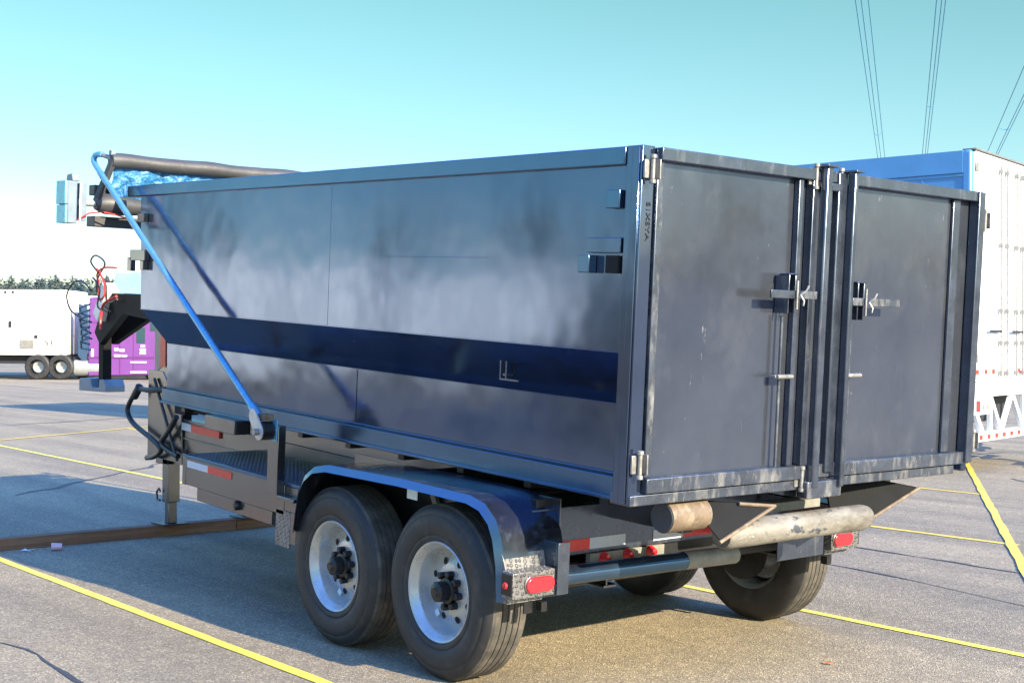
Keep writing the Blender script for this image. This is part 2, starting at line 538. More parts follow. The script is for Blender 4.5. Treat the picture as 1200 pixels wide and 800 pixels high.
crack([(-2.2, -3.3), (0.4, -3.9), (3.2, -4.1)], 0.02, 0.02)
crack([(-1.0, -4.6), (1.5, -4.75), (4.4, -4.6)], 0.025, 0.03)
crack([(-0.6, 0.9), (0.4, 1.25), (1.7, 1.2), (3.4, 1.7)], 0.018, 0.02)
crack([(0.5, -10.0), (2.2, -9.7), (3.2, -10.4)], 0.03, 0.05)
crack([(1.9, -9.3), (2.6, -9.9), (2.9, -10.6)], 0.06, 0.05)
# ------------------------------------------------------------------ container frame
CO = Vector((-1.04457098, -0.16698397, 0.86838628))
PT = 0.05584843
CROT = (0, -PT, 0)
CM = Matrix.Translation(CO) @ Matrix.Rotation(-PT, 4, 'Y')


def c2w(x, y, z):
    return CM @ Vector((x, y, z))


box = empty('dumpster_container', CO, CROT)
tag(box, 'glossy black steel roll-off dumpster with two rear doors sitting on the tandem trailer', 'dumpster')
W = -2.36          # far side
XF = 4.62          # front wall
# side walls: upper plate, undercut, lower plate as one bent sheet (open section)
def side(y0, sgn, nm):
    b = MB()
    t = 0.006
    prof = [(0, 1.345), (0, 0.585), (-0.2, 0.36), (-0.2, -0.02)]
    xs_front = {0: XF, 1: XF - 0.03, 2: 4.60, 3: 4.585}
    pts_o = []
    for i, (yy, zz) in enumerate(prof):
        pts_o.append((yy, zz, (4.63, 4.58, 4.59, 4.58)[i]))
    n = 24
    rows = []
    for yy, zz, xf in pts_o:
        rows.append([(0.06 + (xf - 0.06) * k / n, y0 + sgn * yy, zz) for k in range(n + 1)])
    for off in (0, -t):
        vv = [[b.b.verts.new((p[0], p[1] + sgn * off, p[2])) for p in r] for r in rows]
        for i in range(3):
            for k in range(n):
                b.b.faces.new([vv[i][k], vv[i][k + 1], vv[i + 1][k + 1], vv[i + 1][k]])
    return b.done(nm, M['gloss'], box, smooth=20)


side(0.0, 1, 'side_wall')
side(W, -1, 'side_wall')
# welded seams of the near wall
for bb in (((2.268, -0.002, 0.59), (2.292, 0.0012, 1.31)), ((2.276, -0.199, 0.08), (2.284, -0.1965, 0.355)), ((0.95, 0.0, 0.949), (1.75, 0.0025, 0.953)),
           ((0.09, 0.001, 0.583), (4.58, 0.0035, 0.589)), ((0.09, -0.199, 0.3555), (4.58, -0.195, 0.3615))):
    MB().box(*bb).done('weld_seam', M['gloss'], box, 0.001)
# end wall at the front, with the same stepped outline
b = MB()
b.prism([(XF - 0.03, -0.01, 1.34), (XF - 0.03, -0.01, 0.59), (4.57, -0.21, 0.36), (4.57, -0.21, 0.0), (4.57, W + 0.21, 0.0), (4.57, W + 0.21, 0.36), (XF - 0.03, W + 0.01, 0.59), (XF - 0.03, W + 0.01, 1.34)], (-0.01, 0, 0))
b.done('front_wall', M['gloss'], box)
b = MB()
b.box((0.06, -0.2, -0.02), (4.57, W + 0.2, 0.0))
b.done('floor_plate', M['satin'], box)
for y in (-0.47, W + 0.47):
    b = MB()
    b.box((0.15, y, -0.185), (4.1, y - 0.06, -0.021))
    b.done('skid_rail', M['frame'], box, 0.004)
b = MB()
for i in range(9):
    b.box((0.35 + i * 0.5, -0.22, -0.075), (0.40 + i * 0.5, W + 0.22, -0.0215))
b.done('cross_sill', M['satin'], box)
# top rails
for y0, s in ((0.0, 1), (W, -1)):
    b = MB()
    b.box((0.088, y0 + s * 0.022, 1.318), (4.795, y0 - s * 0.06, 1.39))
    b.done('top_rail', M['gloss_rail'], box, 0.006)
    b = MB()
    b.box((0.09, y0 - s * 0.165, -0.03), (4.585, y0 - s * 0.1995, 0.062))
    b.box((0.09, y0 - s * 0.150, -0.034), (4.585, y0 - s * 0.1995, -0.018))
    b.box((0.09, y0 - s * 0.193, 0.066), (4.585, y0 - s * 0.1995, 0.075))
    b.done('bottom_rail', M['gloss_rail'], box, 0.004)
b = MB()
b.box((4.56, -0.03, 1.318), (4.63, W + 0.03, 1.386))
b.done('top_rail', M['gloss_rail'], box, 0.006)
# rear corner posts
b = MB()
b.box((0.0, 0.012, -0.005), (0.088, -0.056, 1.392))
b.box((0.012, 0.018, -0.003), (0.05, 0.0125, 1.385))
pn = b.done('corner_post', M['gloss'], box, 0.007)
b = MB()
b.box((0.0, W - 0.012, -0.005), (0.088, W + 0.03, 1.392))
b.done('corner_post', M['gloss'], box, 0.007)
text('marker_writing', 'S35MA', M['chalk'], 0.055, basis((-0.0035, -0.034, 1.10), (0, 0, -1), (0, 1, 0)).to_4x4() @ Matrix.Rotation(PI, 4, 'Z') @ Matrix.Rotation(PI, 4, 'X'), pn, sx=1.5) if False else \
    text('marker_writing', 'S1XSYA', M['chalk'], 0.030, basis((-0.002, -0.030, 1.10), (0, 0, -1), (0, -1, 0)), pn, sx=1.5)
# rear sill beam
b = MB()
b.box((-0.012, 0.01, -0.01), (0.10, -2.24, 0.033))
b.done('rear_sill', M['door_frame'], box, 0.004)
# fittings on the near wall
for (x0, x1, z0, z1, d, mk) in ((0.10, 0.175, 1.15, 1.222, 0.03, 'gloss_rail'), (0.092, 0.285, 0.975, 1.035, 0.022, 'gloss'), (0.245, 0.31, 0.895, 0.965, 0.045, 'gloss_rail'),
                                (0.105, 0.175, 0.895, 0.965, 0.02, 'hole')):
    b = MB()
    b.box((x0, 0.001, z0), (x1, d, z1))
    b.done('wall_bracket', M[mk], box, 0.003)
for (x0, x1, z0, z1) in ((4.50, 4.60, 1.15, 1.205), (4.47, 4.70, 0.90, 0.97), (4.49, 4.54, 0.84, 0.90), (4.68, 4.74, 0.83, 0.92)):
    b = MB()
    b.box((x0, 0.001, z0), (x1, 0.035, z1))
    b.done('wall_bracket', M['frame'], box, 0.003)
# drain flange on the undercut (small box frame with a foot)
b = MB()
u = Vector((0, 0.2, 0.225)).normalized()
nn = Vector((0, 0.225, -0.2)).normalized()
def ub(x0, x1, s0, s1, t=0.006):
    P0 = Vector((0, -0.2, 0.36))
    pts = [P0 + u * s0 + Vector((x0, 0, 0)), P0 + u * s0 + Vector((x1, 0, 0)), P0 + u * s1 + Vector((x1, 0, 0)), P0 + u * s1 + Vector((x0, 0, 0))]
    b.prism([p + nn * 0.001 for p in pts], nn * t)
b.b.free()
b = MB()
b.box((0.884, -0.083, 0.418), (0.890, -0.078, 0.512)); b.box((0.924, -0.083, 0.418), (0.930, -0.078, 0.512)); b.box((0.884, -0.083, 0.512), (0.930, -0.078, 0.519)); b.box((0.80, -0.083, 0.411), (0.930, -0.078, 0.418))
b.box((0.90, -0.15, 0.43), (0.914, -0.084, 0.44))
b.done('drain_flange', M['door_frame'], box)
# grab hook near the rear post on the lower wall
b = MB()
b.tube([(0.15, -0.198, 0.33), (0.15, -0.15, 0.33), (0.15, -0.14, 0.29), (0.15, -0.16, 0.25), (0.15, -0.198, 0.25)], 0.014)
b.done('tie_hook', M['gloss_rail'], box)
# worn patches of road splash on lower plate are part of the paint


def door(y0, y1, name, hinge_left):
    """panel between y0 (towards camera) and y1"""
    d = MB().box((0.012, y0, 0.05), (0.022, y1, 1.385)).done(name, M['door'], box)
    b = MB()
    b.box((-0.035, y0, 1.338), (0.010, y1, 1.388))
    b.done('top_stile', M['bar_frame'], d, 0.004)
    b = MB()
    b.box((-0.03, y0, 0.038), (0.010, y1, 0.098))
    b.done('bottom_stile', M['door_frame'], d, 0.004)
    return d


dl = door(-0.062, -1.212, 'rear_door', True)
MB().box((-0.012, -0.063, 0.1), (0.010, -0.10, 1.337)).done('edge_stile', M['door_frame'], dl, 0.003)
MB().box((-0.018, -0.925, 0.1), (0.011, -0.955, 1.337)).done('stiffener', M['bar_frame'], dl, 0.003)
MB().box((-0.030, -1.005, 0.1), (0.011, -1.036, 1.337)).done('edge_stile', M['bar_frame'], dl, 0.003)
dr = door(-1.218, -2.345, 'rear_door', False)
MB().box((-0.02, -1.27, 0.1), (0.010, -1.30, 1.337)).done('edge_stile', M['bar_frame'], dr, 0.003)
MB().box((-0.004, -2.13, 0.1), (0.010, -2.19, 1.337)).done('stiffener', M['bar_frame'], dr, 0.003)
MB().box((-0.045, -2.29, 0.045), (0.010, -2.345, 1.385)).done('edge_stile', M['bar_frame'], dr, 0.004)
# centre lock posts
MB().box((-0.07, -1.045, 0.0), (-0.031, -1.090, 1.405)).done('lock_post', M['bar_frame'], box, 0.008)
MB().box((-0.045, -1.162, 0.06), (0.011, -1.225, 1.385)).done('lock_post', M['bar_frame'], box, 0.006)
MB().box((-0.085, -1.222, 0.0), (-0.046, -1.250, 1.395)).done('lock_post', M['bar_frame'], box, 0.006)
MB().box((-0.02, -1.09, 1.30), (-0.046, -1.24, 1.335)).done('post_tie', M['bar_frame'], box, 0.004)
MB().box((-0.085, -1.03, 1.397), (-0.01, -1.105, 1.409)).done('post_cap', M['bar_frame'], box, 0.003)
MB().box((-0.10, -1.21, 1.387), (-0.02, -1.27, 1.398)).done('post_cap', M['bar_frame'], box, 0.003)
MB().box((-0.065, -1.02, -0.045), (-0.014, -1.26, 0.030)).done('post_foot', M['door_frame'], box, 0.005)


def hinge(y, z, x=-0.03, s=1.0):
    h = MB()
    h.tube([(x, y, z - 0.05 * s), (x, y, z + 0.05 * s)], 0.011 * s)
    h.box((x + 0.012, y - 0.03 * s, z - 0.045 * s), (x + 0.022, y + 0.04 * s, z + 0.045 * s))
    for k in (-0.06, 0.06):
        h.tube([(x, y, z + k * s - 0.008), (x, y, z + k * s + 0.008)], 0.017 * s)
    h.box((x - 0.012, y - 0.042 * s, z - 0.04), (x + 0.02, y - 0.034 * s, z + 0.04))
    return h.done('hinge', M['zinc'], box, 0.002)


for y, z in ((-0.018, 1.30), (-0.018, 0.155), (-1.02, 1.355), (-1.195, 1.35), (-2.372, 1.25), (-2.372, 0.15), (-1.02, 0.04)):
    hinge(y, z, s=0.8)


def latch(y, z, w0, w1):
    l = MB()
    l.box((-0.065, y + 0.024, z - 0.08), (0.010, y + 0.018, z + 0.085))
    l.box((-0.065, y - 0.024, z - 0.08), (0.010, y - 0.018, z + 0.085))
    l.box((-0.066, y - 0.036, z + 0.085), (-0.01, y + 0.03, z + 0.091))
    lt = l.done('latch', M['bar_frame'], box, 0.003)
    MB().box((-0.085, y + w0, z - 0.016), (-0.075, y - w1, z + 0.018)).done('latch_bar', M['door_frame'], lt, 0.002)
    t = MB()
    t.tube([(-0.092, y, z - 0.06), (-0.092, y, z + 0.06)], 0.005)
    t.tube([(-0.105, y - 0.005, z), (-0.12, y - 0.025, z + 0.02), (-0.12, y - 0.04, z + 0.04)], 0.004, 8)
    t.tube([(-0.105, y - 0.005, z), (-0.12, y - 0.012, z - 0.025), (-0.118, y - 0.01, z - 0.045)], 0.004, 8)
    t.done('latch_pin', M['zinc'], lt)
    # thin vertical locking rod down to the lower clamp
    MB().tube([(-0.02, y + 0.005, 0.1), (-0.02, y + 0.005, z - 0.09)], 0.007).done('lock_rod', M['door_frame'], lt)
    c = MB()
    c.box((-0.045, y + 0.06, 0.485), (-0.012, y - 0.05, 0.497))
    c.tube([(-0.05, y + 0.055, 0.491), (-0.05, y - 0.045, 0.491)], 0.010)
    c.done('rod_clamp', M['zinc'], lt, 0.002)


latch(-0.85, 0.84, 0.16, 0.145)
latch(-1.335, 0.82, 0.085, 0.27)
# chalk swirl left by the latch handle on the left door
b = MB()
pts = []
for k in range(14):
    a = R(200 - k * 12)
    pts.append((0.0118, -0.86 + 0.13 * -math.cos(a), 0.93 + 0.13 * math.sin(a)))

# ------------------------------------------------------------------ trailer
TRO = Vector((1.0, -1.35, 0))
tr = empty('dump_trailer', TRO)
tag(tr, 'black tandem-axle gooseneck trailer carrying the dumpster, with zinc tarp arms coloured by sky reflection', 'trailer')


def tp(o):                      # a trailer part modelled in the tilted frame of the deck
    o.parent = tr
    o.location = CO - TRO
    o.rotation_euler = CROT
    return o


def tw(o):                      # a trailer part modelled in world coordinates
    o.parent = tr
    o.location = -TRO
    return o


YR = -0.48
YRF = W - YR
# main rails (I beams)
for y, s in ((YR, -1), (YRF, 1)):
    b = MB()
    b.box((0.62, y + s * 0.012, -0.50), (4.9, y + s * 0.022, -0.19))
    b.box((0.62, y, -0.200), (4.9, y + s * 0.08, -0.188))
    b.box((0.62, y, -0.325), (4.9, y + s * 0.02, -0.313))
    b.box((0.62, y, -0.512), (4.9, y + s * 0.08, -0.50))
    tp(b.done('main_rail', M['frame'], None, 0.002))
b = MB()
for x in (0.62, 1.2, 1.8, 2.4, 3.0, 3.6, 4.2, 4.8):
    b.box((x, YR - 0.024, -0.45), (x + 0.05, YRF + 0.024, -0.3))
tp(b.done('cross_member', M['satin'], None))
# hoist cylinder between the rails
b = MB()
b.tube([(1.0, -1.18, -0.38), (3.2, -1.18, -0.30)], 0.07, 20)
b.tube([(3.2, -1.18, -0.30), (4.3, -1.18, -0.26)], 0.04, 16)
tp(b.done('hoist_cylinder', M['satin'], None))
# front corner plate (tapered) with diagonal angle iron
b = MB()
b.prism([(5.47, YR + 0.004, -0.51), (4.90, YR + 0.004, -0.50), (4.93, YR + 0.004, -0.17), (5.25, YR + 0.004, 0.12), (5.49, YR + 0.004, 0.12)], (0, -0.012, 0))
tp(b.done('gusset_plate', M['frame'], None, 0.002))
b = MB()
b.prism([(5.47, YRF - 0.004, -0.51), (4.90, YRF - 0.004, -0.50), (4.93, YRF - 0.004, -0.17), (5.25, YRF - 0.004, 0.12), (5.49, YRF - 0.004, 0.12)], (0, 0.012, 0))
tp(b.done('gusset_plate', M['frame'], None, 0.002))
b = MB()
b.tube([(5.35, YR + 0.02, 0.06), (4.88, YR + 0.05, -0.47)], 0.012, 8)
tp(b.done('brace_rod', M['satin'], None))
b = MB()
b.box((4.9, YR - 0.02, -0.50), (5.47, YRF + 0.02, -0.46))
tp(b.done('front_shelf', M['satin'], None))
# deck box between the front and the fender
for y, s in ((0.03, 1), (W - 0.03, -1)):
    f = MB().box((2.60, y, -0.455), (3.83, y - s * 0.012, -0.285)).done('deck_side_panel', M['frame'], None, 0.003)
    tp(f)
    b = MB()
    b.box((2.30, y - s * 0.001, -0.283), (3.84, s * -0.505 + (0 if s > 0 else W), -0.275))
    b.box((3.80, y, -0.284), (3.84, y - s * 0.003, -0.270))
    dk = tp(b.done('deck_plate', M['diamond_deck'], None))
    b = MB().box((2.30, y + s * 0.002, -0.292), (3.845, y - s * 0.02, -0.2735))
    b.done('deck_edge', M['gloss_rail'], dk, 0.003)
    b = MB().box((3.79, y + s * 0.003, -0.457), (3.835, y - s * 0.46, -0.287))
    tp(b.done('deck_end_panel', M['frame'], None, 0.003))
    b = MB()
    b.box((2.75, y - s * 0.012, -0.535), (3.66, y - s * 0.4, -0.457))
    tb = tp(b.done('tool_tray', M['frame'], None, 0.004))
    MB().box((2.715, y - s * 0.018, -0.532), (2.749, y - s * 0.39, -0.460)).done('tray_end', M['hole'], tb, 0.002)
    b = MB()
    b.lathe([(0.0, 0.03), (0.014, 0.03), (0.022, 0.018), (0.022, 0.0)], 14, 'Y', (3.13, y - s * 0.012, -0.485))
    b.box((3.12, y - s * 0.01, -0.51), (3.14, y + s * 0.015, -0.455))
    b.done('tray_latch', M['hub'], tb)
    # step bracket with tread plate, ahead of the fender
    b = MB()
    b.box((2.53, y - s * 0.0, -0.628), (2.685, y - s * 0.01, -0.43))
    tp(b.done('step_bracket', M['diamond'], None, 0.003))
    b = MB().box((2.47, y - s * 0.001, -0.60), (2.528, y - s * 0.05, -0.43))
    tp(b.done('fender_bracket', M['frame'], None, 0.003))
    b = MB().box((2.30, y - s * 0.002, -0.43), (2.598, y - s * 0.012, -0.293))
    tp(b.done('deck_side_panel', M['frame'], None, 0.003))
# reflective tape (near side)
def tape(parts, y, name='reflective_tape'):
    for x0, x1, z0, z1, mk in parts:
        b = MB()
        b.prism([(x0, y, z0), (x1, y, z0 + 0.0), (x1, y, z1), (x0, y, z1)], (0, 0.002, 0))
        tp(b.done(name, M[mk], None))


tape([(3.77, 3.50, -0.345, -0.305, 'white_tape'), (3.499, 3.20, -0.345, -0.305, 'red_tape')], 0.031)
tape([(4.88, 4.62, -0.262, -0.205, 'white_tape'), (4.619, 4.22, -0.268, -0.205, 'red_tape')], YR + 0.0205) if False else None
for x0, x1, mk in ((5.05, 4.78, 'white_tape'), (4.779, 4.36, 'red_tape')):
    b = MB().box((x0, YR + 0.003, -0.262), (x1, YR - 0.011, -0.212))
    tp(b.done('reflective_tape', M[mk], None))
# square light boxes on the deck rail near the front (battery / winch stub)
b = MB()
b.box((3.42, -0.09, -0.118), (3.80, -0.19, -0.032))
tp(b.done('side_box', M['frame'], None, 0.004))
MB().box((3.395, -0.094, -0.114), (3.419, -0.186, -0.036)).done('box_end', M['hole'], bpy.data.objects['side_box']).location = (0, 0, 0)
b = MB()
b.box((4.72, -0.40, -0.14), (4.88, -0.5, -0.045))
b.box((4.30, -0.40, -0.11), (4.60, -0.5, -0.045))
tp(b.done('stop_block', M['hole'], None))

# uprights for the tarp arms + the arm assembly
for y, s in ((0.03, 1), (W - 0.03, -1)):
    b = MB()
    b.box((2.60, y + s * 0.001, -0.345), (2.71, y + s * 0.05, 0.03))
    b.box((2.42, y + s * 0.001, -0.362), (2.599, y + s * 0.05, -0.34))
    tp(b.done('arm_post', M['frame'], None, 0.004))
    p0 = Vector((2.80, y + s * 0.13, 0.04))
    arm_piv = tp(MB().lathe([(0.0, 0.0), (0.05, 0.0), (0.05, 0.10), (0.0, 0.10)], 24, 'Y', (2.665, y + s * 0.03 - (0.0 if s > 0 else 0.10), 0.0)).done('arm_pivot', M['rubber'], None, 0.003))
    b = MB()
    b.box((2.60, y + s * 0.051, -0.055), (2.715, y + s * 0.059, 0.06))
    b.done('pivot_flange', M['arm'], arm_piv, 0.003)
    # lever plate
    b = MB()
    yy = y + s * 0.125
    c1, c2 = Vector((2.665, yy, -0.005)), Vector((2.735, yy, 0.075))
    d = (c2 - c1).normalized()
    nrm = Vector((-d.z, 0, d.x))
    pts = []
    for k in range(9):
        a = PI / 2 + PI * k / 8
        pts.append(c1 + 0.046 * (d * math.cos(a) + nrm * math.sin(a)))
    for k in range(9):
        a = -PI / 2 + PI * k / 8
        pts.append(c2 + 0.04 * (d * math.cos(a) + nrm * math.sin(a)))
    b.prism(pts, (0, s * 0.01, 0))
    lp = b.done('lever_plate', M['armplate'], arm_piv, 0.002)
    MB().lathe([(0.0, 0.03), (0.018, 0.03), (0.018, 0), (0, 0)], 12, 'Y', (2.665, yy + s * 0.009 - (0 if s > 0 else 0.03), -0.005)).done('pivot_bolt', M['zinc'], arm_piv)
    b = MB()
    b.box((2.64, yy - s * 0.01, 0.055), (2.71, yy - s * 0.07, 0.09))
    b.done('torsion_bracket', M['rust'], arm_piv, 0.003)
    # the tube
    ya = yy - s * 0.028
    path = [(2.73, ya, 0.07), (3.1, ya, 0.300), (5.085, ya, 1.530), (5.115, ya, 1.556), (5.125, ya - s * 0.003, 1.580), (5.112, ya - s * 0.008, 1.600), (5.08, ya - s * 0.014, 1.606), (5.02, ya - s * 0.02, 1.602)]
    b = MB().tube(path, 0.0195, 16)
    ta = tp(b.done('tarp_arm', M['arm'], None))
    MB().tube([(2.72, ya, 0.064), (2.81, ya, 0.120)], 0.027, 14).done('arm_sleeve', M['arm'], ta)
    MB().tube([(4.95, ya, 1.446), (5.0, ya, 1.477)], 0.023, 14).done('arm_collar', M['arm'], ta)
    MB().tube([(5.03, ya - s * 0.02, 1.602), (4.925, ya - s * 0.05, 1.572)], 0.016, 14).done('arm_end', M['zinc'], ta)

# tarp bow (upper roll), tarp sheet and spool
n = 40
b = MB()
pth = [(4.92, 0.09 - 2.5 * k / n, 1.560 + 0.003 * math.sin(k * 0.7)) for k in range(n + 1)]
b.tube(pth, [0.051 + 0.003 * math.sin(k * 0.9 + 1) * math.sin(k * 0.37) for k in range(n + 1)], 16)
bow = tp(b.done('tarp_bow_roll', M['tarp'], None))
MB().box((4.89, 0.10, 1.595), (4.93, 0.07, 1.625)).done('bow_clip', M['grey_blue'], bow)
# spool
b = MB()
pth = [(5.02, 0.15 - 2.55 * k / n, 1.27 + 0.004 * math.sin(k)) for k in range(n + 1)]
rr = [0.062 + 0.010 * math.sin(k * 0.8) for k in range(n + 1)]
rr[0] = 0.04
b.tube(pth, rr, 18)
sp = tp(b.done('tarp_spool', M['tarp'], None))
MB().tube([(5.02, 0.27, 1.272), (5.02, 0.1, 1.27)], 0.022, 14).done('spool_shaft', M['armplate'], sp)
# housing beam under/behind the spool
b = MB()
b.box((5.06, 0.14, 1.33), (5.16, W - 0.1, 1.40))
b.box((5.05, 0.14, 1.12), (5.19, W - 0.1, 1.19))
tp(b.done('spool_housing', M['tarp'], None, 0.006))
# hanging tarp between bow and spool : rumpled sheet
b = MB()
nu, nv = 90, 18
grid = []
for i in range(nu + 1):
    row = []
    y = 0.06 - 2.3 * i / nu
    for j in range(nv + 1):
        t = j / nv
        x = 4.92 + 0.10 * t + 0.022 * math.sin(i * 0.55 + 3 * t) * math.sin(PI * t) + 0.018 * math.sin(i * 1.7 + j * 0.9) * math.sin(PI * t)
        z = 1.54 - 0.25 * t - 0.03 * math.sin(PI * t) + 0.01 * math.sin(i * 0.9 + j * 0.6)
        row.append(b.b.verts.new((x, y, z)))
    grid.append(row)
for i in range(nu):
    for j in range(nv):
        b.b.faces.new([grid[i][j], grid[i + 1][j], grid[i + 1][j + 1], grid[i][j + 1]])
tp(b.done('tarp_sheet', M['tarp_blue'], None, smooth=60))
b = MB()
b.prism([(4.915, 0.092, 1.60), (4.88, 0.092, 1.55), (5.00, 0.155, 1.26), (5.05, 0.155, 1.30)], (0, -0.03, 0))
tp(b.done('tarp_hem', M['tarp'], None, 0.004))
# drive motor box at the end of the spool
b = MB()
b.box((5.00, 0.28, 1.13), (5.15, 0.345, 1.41))
b.prism([(5.00, 0.265, 1.41), (5.12, 0.265, 1.41), (5.10, 0.265, 1.455), (5.02, 0.265, 1.46)], (0, 0.05, 0))
mo = tp(b.done('motor_cover', M['grey_blue'], None, 0.005))
b = MB()
b.box((4.995, 0.346, 1.13), (5.152, 0.362, 1.25))
b.box((4.995, 0.346, 1.255), (5.152, 0.366, 1.41))
b.done('cover_plate', M['cyan'], mo, 0.004)
MB().box((4.975, 0.262, 1.15), (4.985, 0.272, 1.40)).done('motor_plate', M['white_paint'], mo)
MB().box((4.99, 0.22, 1.15), (5.06, 0.26, 1.40)).done('gear_case', M['grey_blue'], mo, 0.004)
b = MB()
b.tube([(4.99, 0.28, 1.15), (4.95, 0.22, 1.20), (4.93, 0.14, 1.215), (4.9, 0.05, 1.20), (4.8, -0.05, 1.16)], 0.005, 8)
b.done('motor_cable', M['wire_red'], mo)
# legs carrying the spool housing, ahead of the container
for yy in (-0.55, W + 0.55):
    MB_ = MB().box((5.06, yy, -0.46), (5.13, yy - 0.07, 1.33))
    tp(MB_.done('spool_upright', M['frame'], None, 0.004))

# gooseneck (world coordinates)
for yy, s in ((-0.97, -1), (-1.73, 1)):
    b = MB()
    b.box((4.80, yy, 0.55), (5.02, yy + s * 0.10, 1.74))
    rs = tw(b.done('riser', M['frame'], None, 0.004))
    if s == -1:
        b = MB()
        b.prism([(5.04, yy + 0.004, 1.73), (4.80, yy + 0.004, 1.73), (4.92, yy + 0.004, 1.30), (5.03, yy + 0.004, 1.25)], (0, -0.002, 0))
        b.done('tread_trim', M['diamond'], rs)
        MB().box((4.93, yy + 0.007, 1.30), (4.84, yy + 0.003, 1.60)).done('reflective_tape', M['red_tape'], rs)
    # neck beam
    b = MB()
    q = [(4.8, 1.62), (6.15, 1.73), (6.85, 1.47), (7.02, 1.58), (6.66, 1.93), (4.8, 1.84)]
    y1 = yy + s * 0.05
    ring0 = [(x, y1 + (-1.35 + s * -0.06 - y1) * (x - 4.8) / 2.3, z) for x, z in q]
    b.prism(ring0, (0, s * 0.06, 0))
    tw(b.done('neck_beam', M['dark'], None, 0.004))
    # jack leg with foot
    b = MB()
    b.box((4.80, yy - 0.0 , 0.26), (4.90, yy + s * 0.10, 0.60))
    b.box((4.815, yy + s * 0.015, 0.10), (4.885, yy + s * 0.085, 0.26))
    jl = tw(b.done('jack_leg', M['frame'], None, 0.004))
    b = MB().box((4.74, yy - s * 0.06, 0.0875), (4.97, yy + s * 0.15, 0.10))
    b.done('jack_foot', M['satin'], jl, 0.003)
    b = MB().tube([(4.91, yy - s * 0.012, 0.27), (4.96, yy - s * 0.012, 0.27), (4.97, yy - s * 0.012, 0.33), (4.93, yy - s * 0.012, 0.36), (4.905, yy - s * 0.012, 0.34)], 0.008, 8)
    b.done('jack_pin', M['rubber'], jl)
b = MB()
b.box((4.80, -0.98, 1.60), (4.95, -1.72, 1.74))
b.box((4.80, -1.07, 0.56), (4.95, -1.63, 0.70))
tw(b.done('riser_tie', M['frame'], None, 0.004))
# container end frame to gooseneck lower beams
b = MB()
for yy in (-1.0, -1.67):
    b.box((3.8, yy, 0.56), (4.80, yy - 0.03, 0.80))
tw(b.done('neck_lower_beam', M['frame'], None))
cpt = tw(MB().box((6.86, -1.30, 1.08), (6.97, -1.38, 1.60)).done('coupler_post', M['dark'], None, 0.006))
b = MB()
b.prism([(7.30, -1.25, 1.045), (6.68, -1.25, 1.045), (6.68, -1.25, 1.10), (6.72, -1.25, 1.155), (6.83, -1.25, 1.155), (6.84, -1.25, 1.08), (7.0, -1.25, 1.08), (7.03, -1.25, 1.16), (7.28, -1.25, 1.16), (7.30, -1.25, 1.13)], (0, -0.18, 0))
b.done('coupler_head', M['grey_blue'], cpt, 0.006)
# landing jack head, pale housing leaning along the neck slope
b = MB()
b.box((-0.05, -0.06, -0.17), (0.08, 0.06, 0.17), Matrix.Rotation(R(-38), 3, 'Y'), (0, 0, 0))
for v in b.b.verts: v.co += Vector((6.60, -1.22, 1.835))
tw(b.done('pump_housing', M['white_far'], None, 0.01))
b = MB()
random.seed(3)
for k in range(7):
    z = 1.52 + 0.05 * k
    b.tube([(6.92 + random.uniform(-.04, .04), -1.2, z - .1), (7.02, -1.16, z - .1 + random.uniform(-.03, .05)), (6.98 + random.uniform(-.05, .08), -1.14, z - .02), (6.88, -1.18, z + .01)], 0.010, 8)
tw(b.done('safety_chain', M['grey_blue'], None))
# breakaway cables
def loop(pts, r, m, nm):
    # smooth the polyline (Catmull-Rom)
    P = [Vector(p) for p in pts]
    out = []
    for i in range(len(P) - 1):
        p0, p1, p2, p3 = P[max(i - 1, 0)], P[i], P[i + 1], P[min(i + 2, len(P) - 1)]
        for k in range(8):
            t = k / 8
            out.append(0.5 * ((2 * p1) + (-p0 + p2) * t + (2 * p0 - 5 * p1 + 4 * p2 - p3) * t * t + (-p0 + 3 * p1 - 3 * p2 + p3) * t ** 3))
    out.append(P[-1])
    return tw(MB().tube(out, r, 8).done(nm, m, None))


loop([(6.45, -1.2, 1.75), (6.62, -1.15, 1.9), (6.55, -1.12, 2.05), (6.35, -1.1, 2.17), (6.55, -1.1, 2.25), (6.66, -1.1, 2.2), (6.5, -1.1, 2.1), (6.38, -1.12, 2.0), (6.42, -1.15, 1.84), (6.2, -1.15, 1.86)], 0.008, M['rubber'], 'cable')
loop([(6.9, -1.12, 1.7), (7.12, -1.1, 1.78), (7.22, -1.1, 1.92), (7.05, -1.1, 2.03), (6.85, -1.1, 2.03), (6.7, -1.12, 1.95)], 0.008, M['rubber'], 'cable')
loop([(6.05, -1.08, 2.12), (6.3, -1.07, 2.13), (6.42, -1.06, 2.08), (6.38, -1.06, 1.98), (6.40, -1.07, 1.86), (6.30, -1.08, 1.90), (6.33, -1.08, 2.02), (6.45, -1.07, 2.13)], 0.008, M['wire_red'], 'cable')
loop([(6.1, -1.1, 1.88), (6.32, -1.08, 1.82), (6.36, -1.07, 1.70), (6.34, -1.06, 1.60)], 0.011, M['wire_red'], 'cable')
loop([(6.2, -1.06, 1.75), (6.38, -1.05, 1.8), (6.34, -1.05, 1.95), (6.48, -1.05, 2.05)], 0.008, M['rubber'], 'cable')
